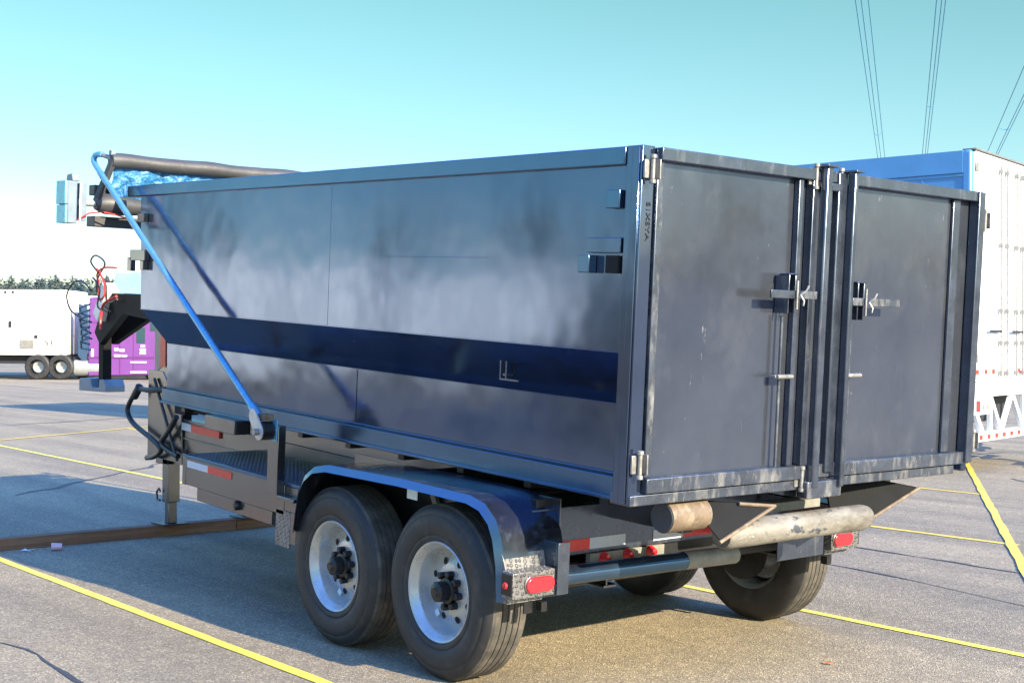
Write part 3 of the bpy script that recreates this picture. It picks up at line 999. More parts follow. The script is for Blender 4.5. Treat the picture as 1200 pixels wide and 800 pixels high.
# hydraulic hose loop hanging at the front corner
yh = -0.60
loop([(4.12, yh - 0.03, 1.156), (4.32, yh, 1.144), (4.51, yh, 1.145), (4.62, yh, 1.08), (4.70, yh, 0.986), (4.60, yh, 0.895), (4.288, yh, 0.80), (4.15, yh, 0.75), (4.13, yh, 0.715), (4.24, yh, 0.67), (4.36, yh, 0.655)], 0.019, M['rubber'], 'hydraulic_hose')
loop([(3.873, yh, 0.973), (4.0, yh, 0.865), (4.10, yh, 0.799), (4.09, yh, 0.76), (3.98, yh, 0.725), (3.843, yh, 0.70)], 0.020, M['rubber'], 'hydraulic_hose')
tw(MB().tube([(4.49, yh, 1.165), (4.58, yh, 1.09)], 0.030, 12).done('hose_fitting', M['rubber'], None))

# fenders: arch strip with down-turned outer lip
prof = [(2.22, -0.46), (2.205, -0.365), (2.18, -0.25), (2.12, -0.165), (2.03, -0.108), (1.90, -0.082), (1.28, -0.064), (0.76, -0.064), (0.66, -0.085), (0.585, -0.14), (0.545, -0.21), (0.515, -0.32), (0.50, -0.47)]
for y, s in ((0.19, 1), (-2.08, -1)):
    b = MB()
    t = 0.004
    cen = Vector((1.35, 0, -0.5))
    o1 = [b.b.verts.new((x, y, z)) for x, z in prof]
    i1 = [b.b.verts.new((x, y - s * 0.33, z)) for x, z in prof]
    o2 = [b.b.verts.new((x + (1.35 - x) * 0.006, y - s * 0.004, z - 0.005)) for x, z in prof]
    i2 = [b.b.verts.new((x + (1.35 - x) * 0.006, y - s * 0.33, z - 0.005)) for x, z in prof]
    for k in range(len(prof) - 1):
        b.b.faces.new([o1[k], o1[k + 1], i1[k + 1], i1[k]])
        b.b.faces.new([o2[k], i2[k], i2[k + 1], o2[k + 1]])
    fe = tp(b.done('fender', M['fender'], None, smooth=40))
    # lip
    b = MB()
    def inn(k, d):
        x, z = prof[k]
        a = Vector(prof[max(k - 1, 0)]); c = Vector(prof[min(k + 1, len(prof) - 1)])
        tt = (c - a).normalized()
        nn_ = Vector((-tt.y, tt.x))
        return x + nn_.x * d, z + nn_.y * d
    rowa, rowb, rowc, rowd = [], [], [], []
    for k in range(len(prof)):
        x, z = prof[k]
        xi, zi = inn(k, 0.034 if s > 0 else 0.034)
        rowa.append(b.b.verts.new((x, y + s * 0.003, z)))
        rowb.append(b.b.verts.new((xi, y + s * 0.024, zi)))
        rowc.append(b.b.verts.new((xi, y + s * 0.018, zi)))
        rowd.append(b.b.verts.new((x, y - s * 0.002, z)))
    for k in range(len(prof) - 1):
        for A, B in ((rowa, rowb), (rowb, rowc), (rowc, rowd), (rowd, rowa)):
            b.b.faces.new([A[k], A[k + 1], B[k + 1], B[k]])
    b.done('fender_lip', M['gloss_rail'], fe)
    # tread-plate rear cover
    b = MB()
    b.prism([(0.552, y + s * 0.006, -0.225), (0.50, y + s * 0.006, -0.345), (0.484, y + s * 0.006, -0.475), (0.520, y + s * 0.006, -0.475), (0.535, y + s * 0.006, -0.345), (0.585, y + s * 0.006, -0.225)], (0, -s * 0.19, 0))
    b.done('rear_cover', M['diamond'], fe, 0.002)
    # tail lamp box
    xb = 0.43
    b = MB()
    b.prism([(xb, y + s * 0.025, -0.335), (xb, y - s * 0.20, -0.335), (xb, y - s * 0.20, -0.445), (xb, y + s * 0.025, -0.445)], (0.07, 0, 0))
    tl = b.done('tail_lamp', M['diamond'], fe, 0.003)
    b = MB()
    cy, cz = y - s * 0.115, -0.39
    def oval(w_, h_, x, kk=20):
        pts = []
        for k in range(kk):
            a = 2 * PI * k / kk
            ex = math.copysign(max(0, w_ - h_), math.cos(a)) + h_ * math.cos(a)
            pts.append((x, cy + ex, cz + h_ * math.sin(a)))
        return pts
    b.prism(oval(0.080, 0.0385, xb - 0.001), (-0.006, 0, 0))
    b.done('lamp_bezel', M['alu'], tl, 0.002)
    b = MB()
    b.prism(oval(0.075, 0.033, xb - 0.006), (-0.01, 0, 0))
    b.done('lamp_lens', M['red'], tl, 0.004)
    b = MB()
    b.lathe([(0.0, 0.015), (0.012, 0.013), (0.018, 0.0), (0.0, 0.0)], 14, 'Y', (xb + 0.04, y + s * 0.026 - (0 if s > 0 else 0.015), -0.39))
    b.done('marker_lamp', M['red'], tl)
    MB().box((xb + 0.002, y + s * 0.026, -0.43), (xb + 0.068, y + s * 0.0305, -0.345)).done('lamp_side_plate', M['hub'], tl)
    # hooks below
    b = MB()
    b.box((0.50, y - s * 0.10, -0.53), (0.508, y - s * 0.145, -0.47))
    b.box((0.46, y - s * 0.16, -0.52), (0.50, y - s * 0.19, -0.48))
    b.done('mud_flap_bracket', M['hub'], fe)
    # plate closing the wheel bay behind the tyres
    b = MB()
    b.box((0.56, y - s * 0.331, -0.46), (2.18, y - s * 0.337, -0.075))
    b.done('bay_plate', M['frame'], fe)
    b = MB()
    b.prism([(1.52, y - s * 0.30, -0.08), (1.48, y - s * 0.30, -0.08), (1.33, y - s * 0.30, -0.36), (1.37, y - s * 0.30, -0.36)], (0, -s * 0.02, 0))
    b.done('fender_strut', M['worn_steel'], fe)
    MB().box((1.22, y - s * 0.05, -0.16), (1.30, y - s * 0.052, -0.11)).done('label_sticker', M['sticker'], fe)

# rear: cross panel, tape, marker lamps, bumper pipe, rollers, guide wings
XP = 0.6
b = MB()
b.box((XP, -0.02, -0.335), (XP + 0.01, -2.34, -0.125))
b.box((XP - 0.002, -0.02, -0.128), (XP + 0.05, -2.34, -0.120))
rp = tp(b.done('rear_panel', M['bar_frame'], None, 0.002))
for y0, y1, mk in ((-0.12, -0.36, 'red_tape'), (-0.361, -0.58, 'white_tape'), (-0.76, -0.96, 'white_tape'), (-0.961, -1.3, 'red_tape'), (-1.62, -1.9, 'white_tape'), (-1.901, -2.3, 'red_tape')):
    MB().box((XP - 0.003, y0, -0.318), (XP - 0.001, y1, -0.268)).done('reflective_tape', M[mk], rp)
MB().box((XP - 0.004, -0.04, -0.28), (XP - 0.001, -0.125, -0.175)).done('sticker', M['sticker'], rp)
MB().box((XP - 0.006, -0.055, -0.225), (XP - 0.0045, -0.11, -0.205)).done('sticker_print', M['ink_red'], rp)
MB().box((XP - 0.006, -0.06, -0.262), (XP - 0.0045, -0.075, -0.238)).done('sticker_print', M['ink_blue'], rp)
b = MB().box((XP - 0.01, -0.36, -0.385), (XP + 0.02, -0.83, -0.338))
lb = tp(b.done('lamp_bar', M['worn_steel'], None, 0.002))
for y in (-0.44, -0.585, -0.735):
    b = MB()
    b.lathe([(0.0, -0.035), (0.016, -0.032), (0.024, -0.010), (0.027, 0.0)], 16, 'X', (XP - 0.011, y, -0.360))
    b.done('marker_lamp', M['red'], lb)
# small yellow curb of bracketry under the panel
b = MB().box((0.70, -0.12, -0.36), (0.78, -2.2, -0.28))
tp(b.done('rear_cross_tube', M['satin'], None, 0.006))
# bracket plate and pipe
b = MB()
b.box((0.44, -0.035, -0.455), (0.452, -0.10, -0.235))
b.box((0.452, -0.035, -0.42), (0.62, -0.047, -0.235))
tp(b.done('bumper_bracket', M['bar_frame'], None, 0.002))
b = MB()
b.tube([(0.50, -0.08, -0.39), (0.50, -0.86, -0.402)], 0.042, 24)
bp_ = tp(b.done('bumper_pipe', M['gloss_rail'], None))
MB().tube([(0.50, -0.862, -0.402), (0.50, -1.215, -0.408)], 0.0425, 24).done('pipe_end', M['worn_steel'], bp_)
# left container roller with dark end
xr = 0.05
b = MB().tube([(xr, -0.24, -0.08), (xr, -0.47, -0.08)], 0.065, 32)
tp(b.done('ground_roller', M['rust'], None, 0.002))
MB().tube([(xr, -0.234, -0.08), (xr, -0.2395, -0.08)], 0.060, 32).done('roller_end', M['roller_cap'], bpy.data.objects['ground_roller'])
# long worn roller
b = MB()
b.tube([(0.0, -0.545, -0.172), (0.0, -0.56, -0.172), (0.0, -1.50, -0.172), (0.0, -1.54, -0.172), (0.0, -1.56, -0.172)], [0.052, 0.060, 0.060, 0.052, 0.034], 32)
tp(b.done('rear_roller', M['rust_roller'], None))
# guide wings
for ya, s in ((-0.46, -1), (-1.62, -1)):
    b = MB()
    if ya > -1:
        b.prism([(0.10, -0.44, -0.035), (-0.04, -0.62, -0.035), (-0.075, -0.79, -0.055), (-0.065, -0.47, -0.178)], (0.012, 0.0, 0.004))
    else:
        b.prism([(0.16, -1.45, -0.03), (0.10, -1.78, -0.03), (0.04, -2.02, -0.075), (0.06, -1.66, -0.20), (0.12, -1.45, -0.19)], (0.012, 0.0, 0.004))
    wg = tp(b.done('guide_wing', M['dark'], None, 0.002))
for p_, q_ in (((-0.075, -0.79, -0.055), (-0.068, -0.46, -0.182)), ((-0.04, -0.60, -0.037), (-0.078, -0.79, -0.055)), ((0.035, -2.02, -0.075), (0.055, -1.66, -0.202))):
    tp(MB().tube([p_, q_], 0.008, 8).done('wing_edge', M['rust'], None))
b = MB()
b.prism([(0.30, -0.50, -0.20), (0.16, -0.70, -0.20), (0.16, -0.70, -0.14), (0.30, -0.50, -0.12)], (0.003, 0, 0))
tp(b.done('reflective_tape', M['red_tape'], None))
b = MB()
b.box((0.12, -1.00, -0.13), (0.2, -1.36, -0.09))
tp(b.done('rub_block', M['worn_steel'], None, 0.004))
for y in (-0.72, -1.50):
    tp(MB().box((0.08, y, -0.21), (0.59, y - 0.03, -0.14)).done('roller_arm', M['frame'], None, 0.003))
# near side stub brackets under the container at the rear
b = MB()
b.box((0.62, -0.06, -0.16), (0.74, -0.2, -0.08))
b.box((0.80, -0.1, -0.10), (1.6, -0.46, -0.085))
tp(b.done('spring_bracket', M['hub'], None, 0.003))
# far-side rear bracket
b = MB()
b.box((0.45, -1.48, -0.46), (0.46, -1.84, -0.32))
tp(b.done('bumper_bracket', M['bar_frame'], None, 0.002))

# axles
for ax in (0.0, 0.87):
    b = MB().tube([(ax, -0.16, 0.37), (ax, -2.22, 0.37)], 0.045, 16)
    tw(b.done('axle', M['satin'], None))
    b = MB()
    for yy in (-0.55, -1.83):
        b.box((ax - 0.36, yy, 0.44), (ax + 0.36, yy - 0.065, 0.475))
        b.box((ax - 0.26, yy, 0.476), (ax + 0.26, yy - 0.065, 0.50))
        b.box((ax - 0.06, yy + 0.02, 0.34), (ax + 0.06, yy - 0.085, 0.51))
    tw(b.done('leaf_spring', M['satin'], None))
    for yy in (-0.30, -2.08):
        tw(MB().lathe([(0.0, 0.0), (0.15, 0.0), (0.16, 0.01), (0.16, 0.05), (0, 0.05)], 24, 'Y', (ax, yy, 0.39)).done('brake_drum', M['satin'], None))

# wheels
def make_wheel():
    b = MB()
    # rim: flange, barrel, disc (axis Y, outer side at y=0)
    prof = [(0.203, -0.20), (0.21, -0.19), (0.19, -0.17), (0.188, -0.06), (0.20, -0.035), (0.212, -0.022), (0.222, -0.014), (0.224, -0.020), (0.216, -0.034), (0.205, -0.048)]
    b.lathe([(0.222, -0.016), (0.225, -0.012), (0.221, -0.008), (0.210, -0.014), (0.204, -0.030), (0.196, -0.036), (0.190, -0.050), (0.184, -0.085), (0.172, -0.108), (0.155, -0.104), (0.13, -0.090), (0.11, -0.083), (0.06, -0.082), (0.0, -0.082)], 64)
    b.lathe([(0.225, -0.012), (0.222, -0.03), (0.20, -0.05), (0.19, -0.12), (0.20, -0.2), (0.222, -0.222)], 48)
    w_ = b.done('wheel', M['rim'], None, smooth=50)
    # tyre
    b = MB()
    b.lathe([(0.222, -0.030), (0.224, -0.012), (0.236, -0.004), (0.250, -0.003), (0.253, -0.006), (0.258, -0.001), (0.285, 0.003), (0.312, 0.004), (0.338, 0.0), (0.341, -0.003), (0.345, -0.002), (0.362, -0.010), (0.372, -0.018), (0.380, -0.026)], 72)
    b.lathe([(0.222, -0.205), (0.224, -0.223), (0.25, -0.232), (0.30, -0.239), (0.34, -0.234), (0.372, -0.217), (0.380, -0.209)], 72)
    b.done('tyre', M['tyre'], w_, smooth=50)
    b = MB()
    tp_ = [(0.380, -0.026), (0.386, -0.034)]
    y = -0.034
    ribs = [0.034, 0.028, 0.028, 0.028, 0.034]
    y = -0.036
    for i, rw in enumerate([0.030, 0.026, 0.027, 0.026, 0.030]):
        tp_ += [(0.3885, y), (0.390, y - rw / 2), (0.3885, y - rw)]
        y -= rw
        if i < 4:
            tp_ += [(0.380, y - 0.0015), (0.380, y - 0.0045)]
            y -= 0.006
    tp_ += [(0.386, y - 0.003), (0.380, -0.209)]
    b.lathe(tp_, 96)
    b.done('tread', M['tread'], w_, smooth=30)
    # hub and nuts
    b = MB()
    b.lathe([(0.0, 0.012), (0.020, 0.012), (0.022, 0.006), (0.030, 0.004), (0.043, -0.004), (0.045, -0.05), (0.058, -0.055), (0.060, -0.081), (0, -0.081)], 28)
    b.done('hub_cap', M['hub'], w_)
    for k in range(8):
        a = 2 * PI * k / 8 + 0.2
        b = MB()
        b.lathe([(0.0, 0.0), (0.011, 0.0), (0.017, -0.004), (0.017, -0.036)], 6, 'Y', (0.075 * math.cos(a), -0.046, 0.075 * math.sin(a)))
        b.done('lug_nut', M['hub'], w_)
    for k in range(8):
        b = MB()
        a = 2 * PI * k / 8 + 0.45
        o = Vector((0.134 * math.cos(a), 0, 0.134 * math.sin(a)))
        pts = []
        for j in range(14):
            q = 2 * PI * j / 14
            rad = Vector((math.cos(a), 0, math.sin(a)))
            tg = Vector((-math.sin(a), 0, math.cos(a)))
            pts.append(o + rad * 0.0165 * math.cos(q) + tg * 0.0155 * math.sin(q) + Vector((0, -0.0885 - 0.20 * 0.0165 * math.cos(q), 0)))
        b.prism(pts, (0, 0.0008, 0))
        b.done('hand_hole', M['hole'], w_)
    MB().box((0.09, -0.0885, -0.13), (0.12, -0.0865, -0.10), Matrix.Rotation(R(30), 3, 'Y')).done('rim_sticker', M['sticker'], w_)
    MB().tube([(-0.13, -0.095, -0.12), (-0.135, -0.07, -0.125)], 0.004, 8).done('valve', M['zinc'], w_)
    return w_


w0 = make_wheel()
wheels = []
for i, (x, y, rz, ry) in enumerate(((0, 0, 0, 0.0), (0.87, 0, 0, 0.35), (0, -2.33, PI, 0.8), (0.87, -2.33, PI, 1.7))):
    o = w0 if i == 0 else copy_tree(w0)
    o.parent = tr
    o.rotation_euler = Matrix.Rotation(rz, 3, 'Z').to_euler() if ry == 0 else (Matrix.Rotation(rz, 3, 'Z') @ Matrix.Rotation(ry, 3, 'Y')).to_euler()
    o.location = Vector((x, y, 0.39)) - TRO

# ------------------------------------------------------------------ timber and litter
# trailer jack stands on these
def beam(x0, y0, x1, y1, hw, name, label):
    b = MB()
    a, c = Vector((x0, y0, 0)), Vector((x1, y1, 0))
    t = (c - a).normalized()
    nn_ = Vector((-t.y, t.x, 0)) * hw
    b.prism([a + nn_, a - nn_, c - nn_, c + nn_], (0, 0, 0.0865))
    o = b.done(name, M['wood'], None, 0.004)
    tag(o, label, 'timber beam')
    return o


beam(4.96, 2.2, 4.86, -1.56, 0.055, 'timber_beam', 'long reddish brown timber beam lying under the trailer jack')
beam(4.86, -1.565, 4.82, -3.3, 0.052, 'timber_beam', 'shorter paler timber beam butted to the end of the long one beneath the tool tray')
b = MB().lathe([(0.0, 0.0), (0.022, 0.0), (0.028, 0.07), (0.026, 0.072), (0.019, 0.004)], 16, 'X', (0, 0, 0.03))
cup = b.done('plastic_cup', M['litter'])
cup.location = (4.62, -0.08, 0)
cup.rotation_euler = (0, 0, 1.2)
tag(cup, 'crushed pink and clear plastic cup lying beside the timber beam', 'cup')
for i, (x, y, s_, mk, lb_) in enumerate(((4.74, 0.12, 0.05, 'white_paint', 'flat white paper scrap beside the timber beam left of the cup'), (-1.45, 0.45, 0.03, 'leaf', 'curled brown leaf on the sunlit asphalt in the left foreground'),
                                        (-0.9, -1.62, 0.025, 'leaf', 'small rust-red leaf on the asphalt behind the far rear wheel'), (5.2, -1.75, 0.05, 'white_paint', 'white scrap on the shaded asphalt behind the jack leg'))):
    b = MB()
    for k in range(3):
        a = k * 2.1
        b.prism([(s_ * math.cos(a), s_ * math.sin(a), 0.012), (s_ * math.cos(a + 1.2), s_ * math.sin(a + 1.2), 0.004), (0, 0, 0.006)], (0, 0, 0.002))
    o = b.done('leaf' if mk == 'leaf' else 'paper_scrap', M[mk])
    o.location = (x, y, 0)
    tag(o, lb_, 'leaf' if mk == 'leaf' else 'litter')

# ------------------------------------------------------------------ right-hand box trailer
D = 15.5
axis_pt = CAM + fw * D
P = axis_pt + rt * ((1138 - 600) / 1551.6 * D)
RO = empty('box_trailer', (P.x, P.y, 0), (0, 0, R(11.5)))
tag(RO, 'tall white box trailer with rear lock rods and a shaded side coloured sky blue, right behind the dumpster', 'semi trailer')
ZT, ZF, WB, LB = 3.80, 1.06, 2.6, 14.6
b = MB()
b.box((0.10, 0, ZF + 0.02), (LB, -0.03, ZT - 0.02))
sw = b.done('side_panel', M['side_sky_shade'], RO)
b = MB()
for k in range(1, 30):
    b.box((0.10 + k * 0.48, 0.001, ZF + 0.05), (0.13 + k * 0.48, 0.006, ZT - 0.30))
b.done('side_rivet_strip', M['side_sky_shade'], sw)
b = MB()
b.box((0.10, 0.001, ZT - 0.27), (LB, 0.02, ZT - 0.01))
b.box((0.10, 0.0, ZT - 0.31), (LB, 0.012, ZT - 0.285))
b.done('top_rail', M['side_sky_shade'], sw)
MB().box((0.10, -WB, ZF + 0.02), (LB, -WB + 0.03, ZT - 0.02)).done('side_panel', M['white'], RO)
MB().box((0.10, -0.031, ZT - 0.03), (LB, -WB + 0.031, ZT - 0.01)).done('roof', M['white'], RO)
MB().box((LB, -0.0, ZF), (LB + 0.03, -WB, ZT - 0.02)).done('front_wall', M['white'], RO)
MB().box((0.12, -0.031, ZF), (LB, -WB + 0.031, ZF + 0.05)).done('floor', M['chassis'], RO)
# rear frame
b = MB()
b.box((0.0, 0.012, ZF - 0.02), (0.12, -0.10, ZT))
MBc = b.done('corner_post', M['side_sky_shade'], RO, 0.03)
b = MB()
b.box((-0.012, -0.045, ZF), (-0.002, -0.10, ZT - 0.03))
b.done('post_face', M['white'], MBc, 0.004)
MB().box((0.0, -WB + 0.1, ZF - 0.02), (0.12, -WB, ZT)).done('corner_post', M['white'], RO, 0.02)
b = MB()
b.box((-0.012, -0.1, ZT - 0.10), (0.10, -WB + 0.1, ZT - 0.002))
b.done('header', M['white'], RO, 0.006)
MB().box((-0.05, -0.02, ZT + 0.001), (0.12, -WB + 0.02, ZT + 0.015)).done('rain_gutter', M['zinc'], RO, 0.003)
b = MB()
b.box((-0.02, -0.0, ZF - 0.17), (0.10, -WB, ZF + 0.0))
MBs = b.done('rear_sill', M['white'], RO, 0.006)
for k, y in enumerate((-0.13, -0.42, -0.68, -1.6, -1.9, -2.2)):
    MB().box((-0.014, y, ZF + 0.10), (-0.011, y - 0.10, ZF + 0.155)).done('red_marking', M['red_tape'], RO)
for (y0, y1) in ((-0.102, -1.295), (-1.305, -2.498)):
    dd = MB().box((-0.010, y0, ZF + 0.01), (0.03, y1, ZT - 0.105)).done('door', M['white'], RO, 0.004)
    ms = -1 if y0 > -1 else 1
    mid = y0 - 0.80 if y0 > -1 else y1 + 0.80
    for yy in (mid, mid + ms * 0.22):
        r_ = MB().tube([(-0.045, yy, ZF + 0.06), (-0.045, yy, ZT - 0.11)], 0.013, 10)
        for zz in (ZF + 0.08, ZF + 0.45, 1.9, 2.7, ZT - 0.2):
            r_.box((-0.06, yy - 0.025, zz), (-0.012, yy + 0.025, zz + 0.05))
        r_.done('lock_rod', M['zinc'], dd)
    MB().box((-0.065, mid + 0.02, 1.66), (-0.05, mid + 0.42, 1.69)).done('handle', M['chassis'], dd, 0.003)
    for zz in (1.3, 1.9, 2.5, 3.1, 3.55):
        MB().box((-0.03, (y0 + 0.05) if ms < 0 else (y1 - 0.05), zz), (-0.011, (y0 - 0.06) if ms < 0 else (y1 + 0.06), zz + 0.10)).done('hinge', M['zinc'], dd, 0.004)
# lights and underride guard
b = MB()
b.box((-0.03, -0.03, ZF - 0.38), (0.08, -0.62, ZF - 0.172))
lh = b.done('lamp_housing', M['white'], RO, 0.01)
MB().box((-0.035, -0.09, ZF - 0.34), (-0.031, -0.22, ZF - 0.21)).done('lamp', M['red'], lh)
for y in (-0.33, -0.47):
    MB().lathe([(0, -0.04), (0.045, -0.036), (0.055, -0.03), (0.055, -0.028)], 16, 'X', (0.0, y, ZF - 0.27)).done('lamp', M['worn_steel'], lh)
b = MB()
b.box((-0.03, -0.02, 0.36), (0.07, -WB + 0.02, 0.47))
gb = b.done('underride_bar', M['white'], RO, 0.006)
for k in range(9):
    y = -0.20 - 0.27 * k
    MB().box((-0.0335, y, 0.385), (-0.031, y - 0.11, 0.44)).done('red_marking', M['red_tape'], gb)
def ubar(y0, z0, y1, z1, wd=0.07):
    b = MB()
    a, c = Vector((0, y0, z0)), Vector((0, y1, z1))
    t = (c - a).normalized()
    n_ = Vector((0, -t.z, t.y)) * wd / 2
    b.prism([a + n_, a - n_, c - n_, c + n_], (0.05, 0, 0))
    b.done('guard_strut', M['white'], gb, 0.004)
for y0, z0, y1, z1 in ((-0.70, 0.47, -0.70, 0.90), (-0.72, 0.86, -1.05, 0.47), (-0.20, 0.70, -0.42, 0.47), (-1.10, 0.47, -1.45, 0.88), (-1.9, 0.47, -1.9, 0.90), (-1.5, 0.88, -1.88, 0.47), (-2.2, 0.47, -2.45, 0.85)):
    ubar(y0, z0, y1, z1)
b = MB()
b.box((0.3, -0.4, 0.55), (5.0, -2.2, 0.88))
b.box((5.0, -0.8, 0.85), (LB, -1.8, 1.05))
b.done('chassis', M['chassis'], RO)


def truck_wheel(parent, x, y, z=0.52, r=0.52, m='rim', s=1):
    b = MB()
    b.lathe([(0.30 * r / .52, 0.0), (r * 0.9, 0.0), (r, -0.04), (r, -0.24), (r * 0.9, -0.28), (0.3, -0.28)], 32)
    wl = b.done('wheel', M['tyre'], parent)
    wl.location = (x, y, z)
    if s < 0: wl.rotation_euler = (0, 0, PI)
    b = MB()
    b.lathe([(0.0, -0.02), (0.10, -0.02), (0.12, -0.09), (0.22, -0.10), (0.27, -0.03), (0.30, 0.002)], 28)
    b.done('rim', M[m], wl)
    return wl


for x in (1.6, 2.9):
    truck_wheel(RO, x, -0.05)
    truck_wheel(RO, x, -2.55, s=-1)
b = MB()
b.box((11.0, -0.45, 0.12), (11.12, -0.57, 1.0))
b.box((11.0, -2.05, 0.12), (11.12, -2.17, 1.0))
b.box((10.9, -0.38, 0.0), (11.22, -0.64, 0.12))
b.box((10.9, -1.98, 0.0), (11.22, -2.24, 0.12))
b.done('landing_gear', M['chassis'], RO)

# ------------------------------------------------------------------ distant semis on the left (local x runs to the right of the picture)
DF = 53.0
k_ = DF / 1551.6
base = CAM + fw * DF
TY = math.atan2(rt.y, rt.x)


def fx(px): return (px - 600) * k_
def fz(py): return 1.487 - (py - 403.5) * k_


def far_root(name, px, extra=0.0):
    p = base + rt * fx(px) + fw * extra
    return empty(name, (p.x, p.y, 0), (0, 0, TY))


def box_trailer_far(px0, px1, top, label, extra=0.0, wheels_at=(), logo=False, ph=0.0):
    r_ = far_root('box_trailer', px1, extra)
    tag(r_, label, 'semi trailer', 'white box trailers parked across the lot')
    sc = (DF + extra) / DF
    Lx = (px1 - px0) * k_ * sc
    zt = 1.487 + (403.5 - top) * k_ * sc
    b = MB()
    b.box((-Lx, 0, 0.98), (0, 2.6, zt))
    bd = b.done('body', M['white_far'], r_, 0.04)
    b = MB()
    x = -0.4 - ph
    while x > -Lx:
        b.box((x, -0.012, 1.0), (x - 0.05, -0.002, zt - 0.03))
        x -= 2.05
    b.box((-Lx, -0.02, 0.98), (0, -0.002, 1.10))
    b.done('side_post', M['white_far'], bd)
    b = MB()
    b.box((-Lx + 0.2, 0.5, 0.72), (-0.3, 2.1, 0.975))
    b.box((-Lx * 0.5 - 2.0, 0.05, 0.25), (-Lx * 0.5 + 2.0, 0.1, 0.97))
    b.done('chassis', M['chassis'], r_)
    for x in wheels_at:
        truck_wheel(r_, x, 0.28, 0.5, 0.5)
        truck_wheel(r_, x, 2.32, 0.5, 0.5, s=-1)
    return r_, Lx


t1, L1 = box_trailer_far(-330, 78, 342, 'long white box trailer coupled to the purple semi cab at the left edge', 0, wheels_at=(-12.5, -11.2))
b = MB()
b.box((-0.6, -0.01, 1.25), (-0.75, -0.016, 1.5))
b.box((-7.6 * 0 - 1.05, -0.02, 1.15), (-1.6 + 0.0, -0.03, 1.5))
b.done('side_fitting', M['chassis'], t1) if False else b.b.free()
for (xx, zz, ww, hh, mk) in ((-1.3, 1.25, 0.55, 0.32, 'worn_steel'), (-1.15, 1.65, 0.12, 0.12, 'chassis'), (-2.9, 3.05, 0.07, 0.14, 'chassis'), (-2.4, 3.45, 0.08, 0.08, 'chassis'), (-2.1, 3.45, 0.08, 0.08, 'chassis'), (-2.2, 0.98 + 1.1, 0.1, 0.25, 'chassis')):
    MB().box((xx, -0.016, zz), (xx - ww, -0.05, zz + hh)).done('side_fitting', M[mk], t1)
for xx in (-0.35, -0.35 - 2.1):
    text('unit_number', '53', M['chassis'], 0.35, basis((xx - 0.35, -0.02, 1.45), (1, 0, 0), (0, 0, 1)), t1)
box_trailer_far(-300, 103, 349, 'white box trailer with a lower roof parked just beyond the purple semi', 4.0, wheels_at=(-12.5, -11.2), ph=0.7)

tk = far_root('semi_truck', 103)
tag(tk, 'purple semi truck cab with pale blue roof fairing across the lot', 'semi truck')
def T(px): return (px - 103) * k_
def Z(py): return fz(py)
b = MB()
b.prism([(T(103), 0, Z(443)), (T(104), 0, Z(351)), (T(168), 0, Z(346)), (T(200), 0, Z(360)), (T(204), 0, Z(392)), (T(235), 0, Z(402)), (T(240), 0, Z(440))], (0, 2.4, 0))
cab = b.done('cab_body', M['purple'], tk, 0.05)
b = MB()
b.prism([(T(130), 0.2, Z(347)), (T(133), 0.2, Z(322)), (T(160), 0.2, Z(320)), (T(185), 0.2, Z(347))], (0, 2.0, 0))
b.done('roof_fairing', M['visor'], tk, 0.05)
b = MB()
b.box((T(160), -0.012, Z(404)), (T(170), -0.004, Z(386)))
b.box((T(176), -0.012, Z(390)), (T(194), -0.004, Z(368)))
b.done('window', M['glass'], cab)
b = MB()
b.box((T(103), -0.02, Z(422)), (T(235), -0.003, Z(420)))
b.box((T(140), -0.01, Z(440)), (T(141), -0.003, Z(380)))
b.box((T(156), -0.01, Z(440)), (T(156.8), -0.003, Z(352)))
b.box((T(103), -0.012, Z(380.5)), (T(170), -0.003, Z(379.5)))
b.done('body_seam', M['purple_dark'], cab)
for x0, x1, y0, y1 in ((153, 172, 427, 425.5), (153, 172, 439, 437), (134, 139, 413, 410), (140, 146, 414, 411), (134, 142, 420, 417.5), (143, 149, 420, 417.8), (165, 170, 409, 406), (164, 171, 413, 410.5), (164, 171, 417, 414.5), (107, 110, 420, 411)):
    MB().box((T(x0), -0.03, Z(y0)), (T(x1), -0.004, Z(y1))).done('side_marking', M['white_paint'], cab)
b = MB()
b.prism([(T(91.5), 0.0, Z(419)), (T(92), 0.0, Z(358)), (T(102), 0.0, Z(362)), (T(102), 0.0, Z(424)), (T(96), 0, Z(424))], (0, 0.05, 0))
b.done('side_extender', M['fairing'], tk)
b = MB()
b.box((T(-60), 0.4, Z(447) + 0.62), (T(236), 2.0, Z(447) + 0.95))
b.box((T(84), 0.15, Z(440)), (T(92), 0.5, Z(421)))
b.box((T(110), 0.05, Z(446)), (T(170), 0.5, Z(441)))
b.done('chassis', M['chassis'], tk)
b = MB()
b.lathe([(0, -0.55), (0.3, -0.55), (0.34, -0.5), (0.34, 0.5), (0.3, 0.55), (0, 0.55)], 24, 'X', (T(101), 0.3, Z(433)))
b.done('fuel_tank', M['armplate'], tk)
for px in (46, 73, 215):
    truck_wheel(tk, T(px), 0.03, 0.5, 0.5)
    truck_wheel(tk, T(px), 2.4, 0.5, 0.5, s=-1)
b = MB()
for k in range(3):
    b.lathe([(0.52, 0.0), (0.56, 0.0), (0.56, -0.28)], 18, 'Y', (T(46 + 27 * 0), 0.05, 0.5)) if False else None
b.b.free()

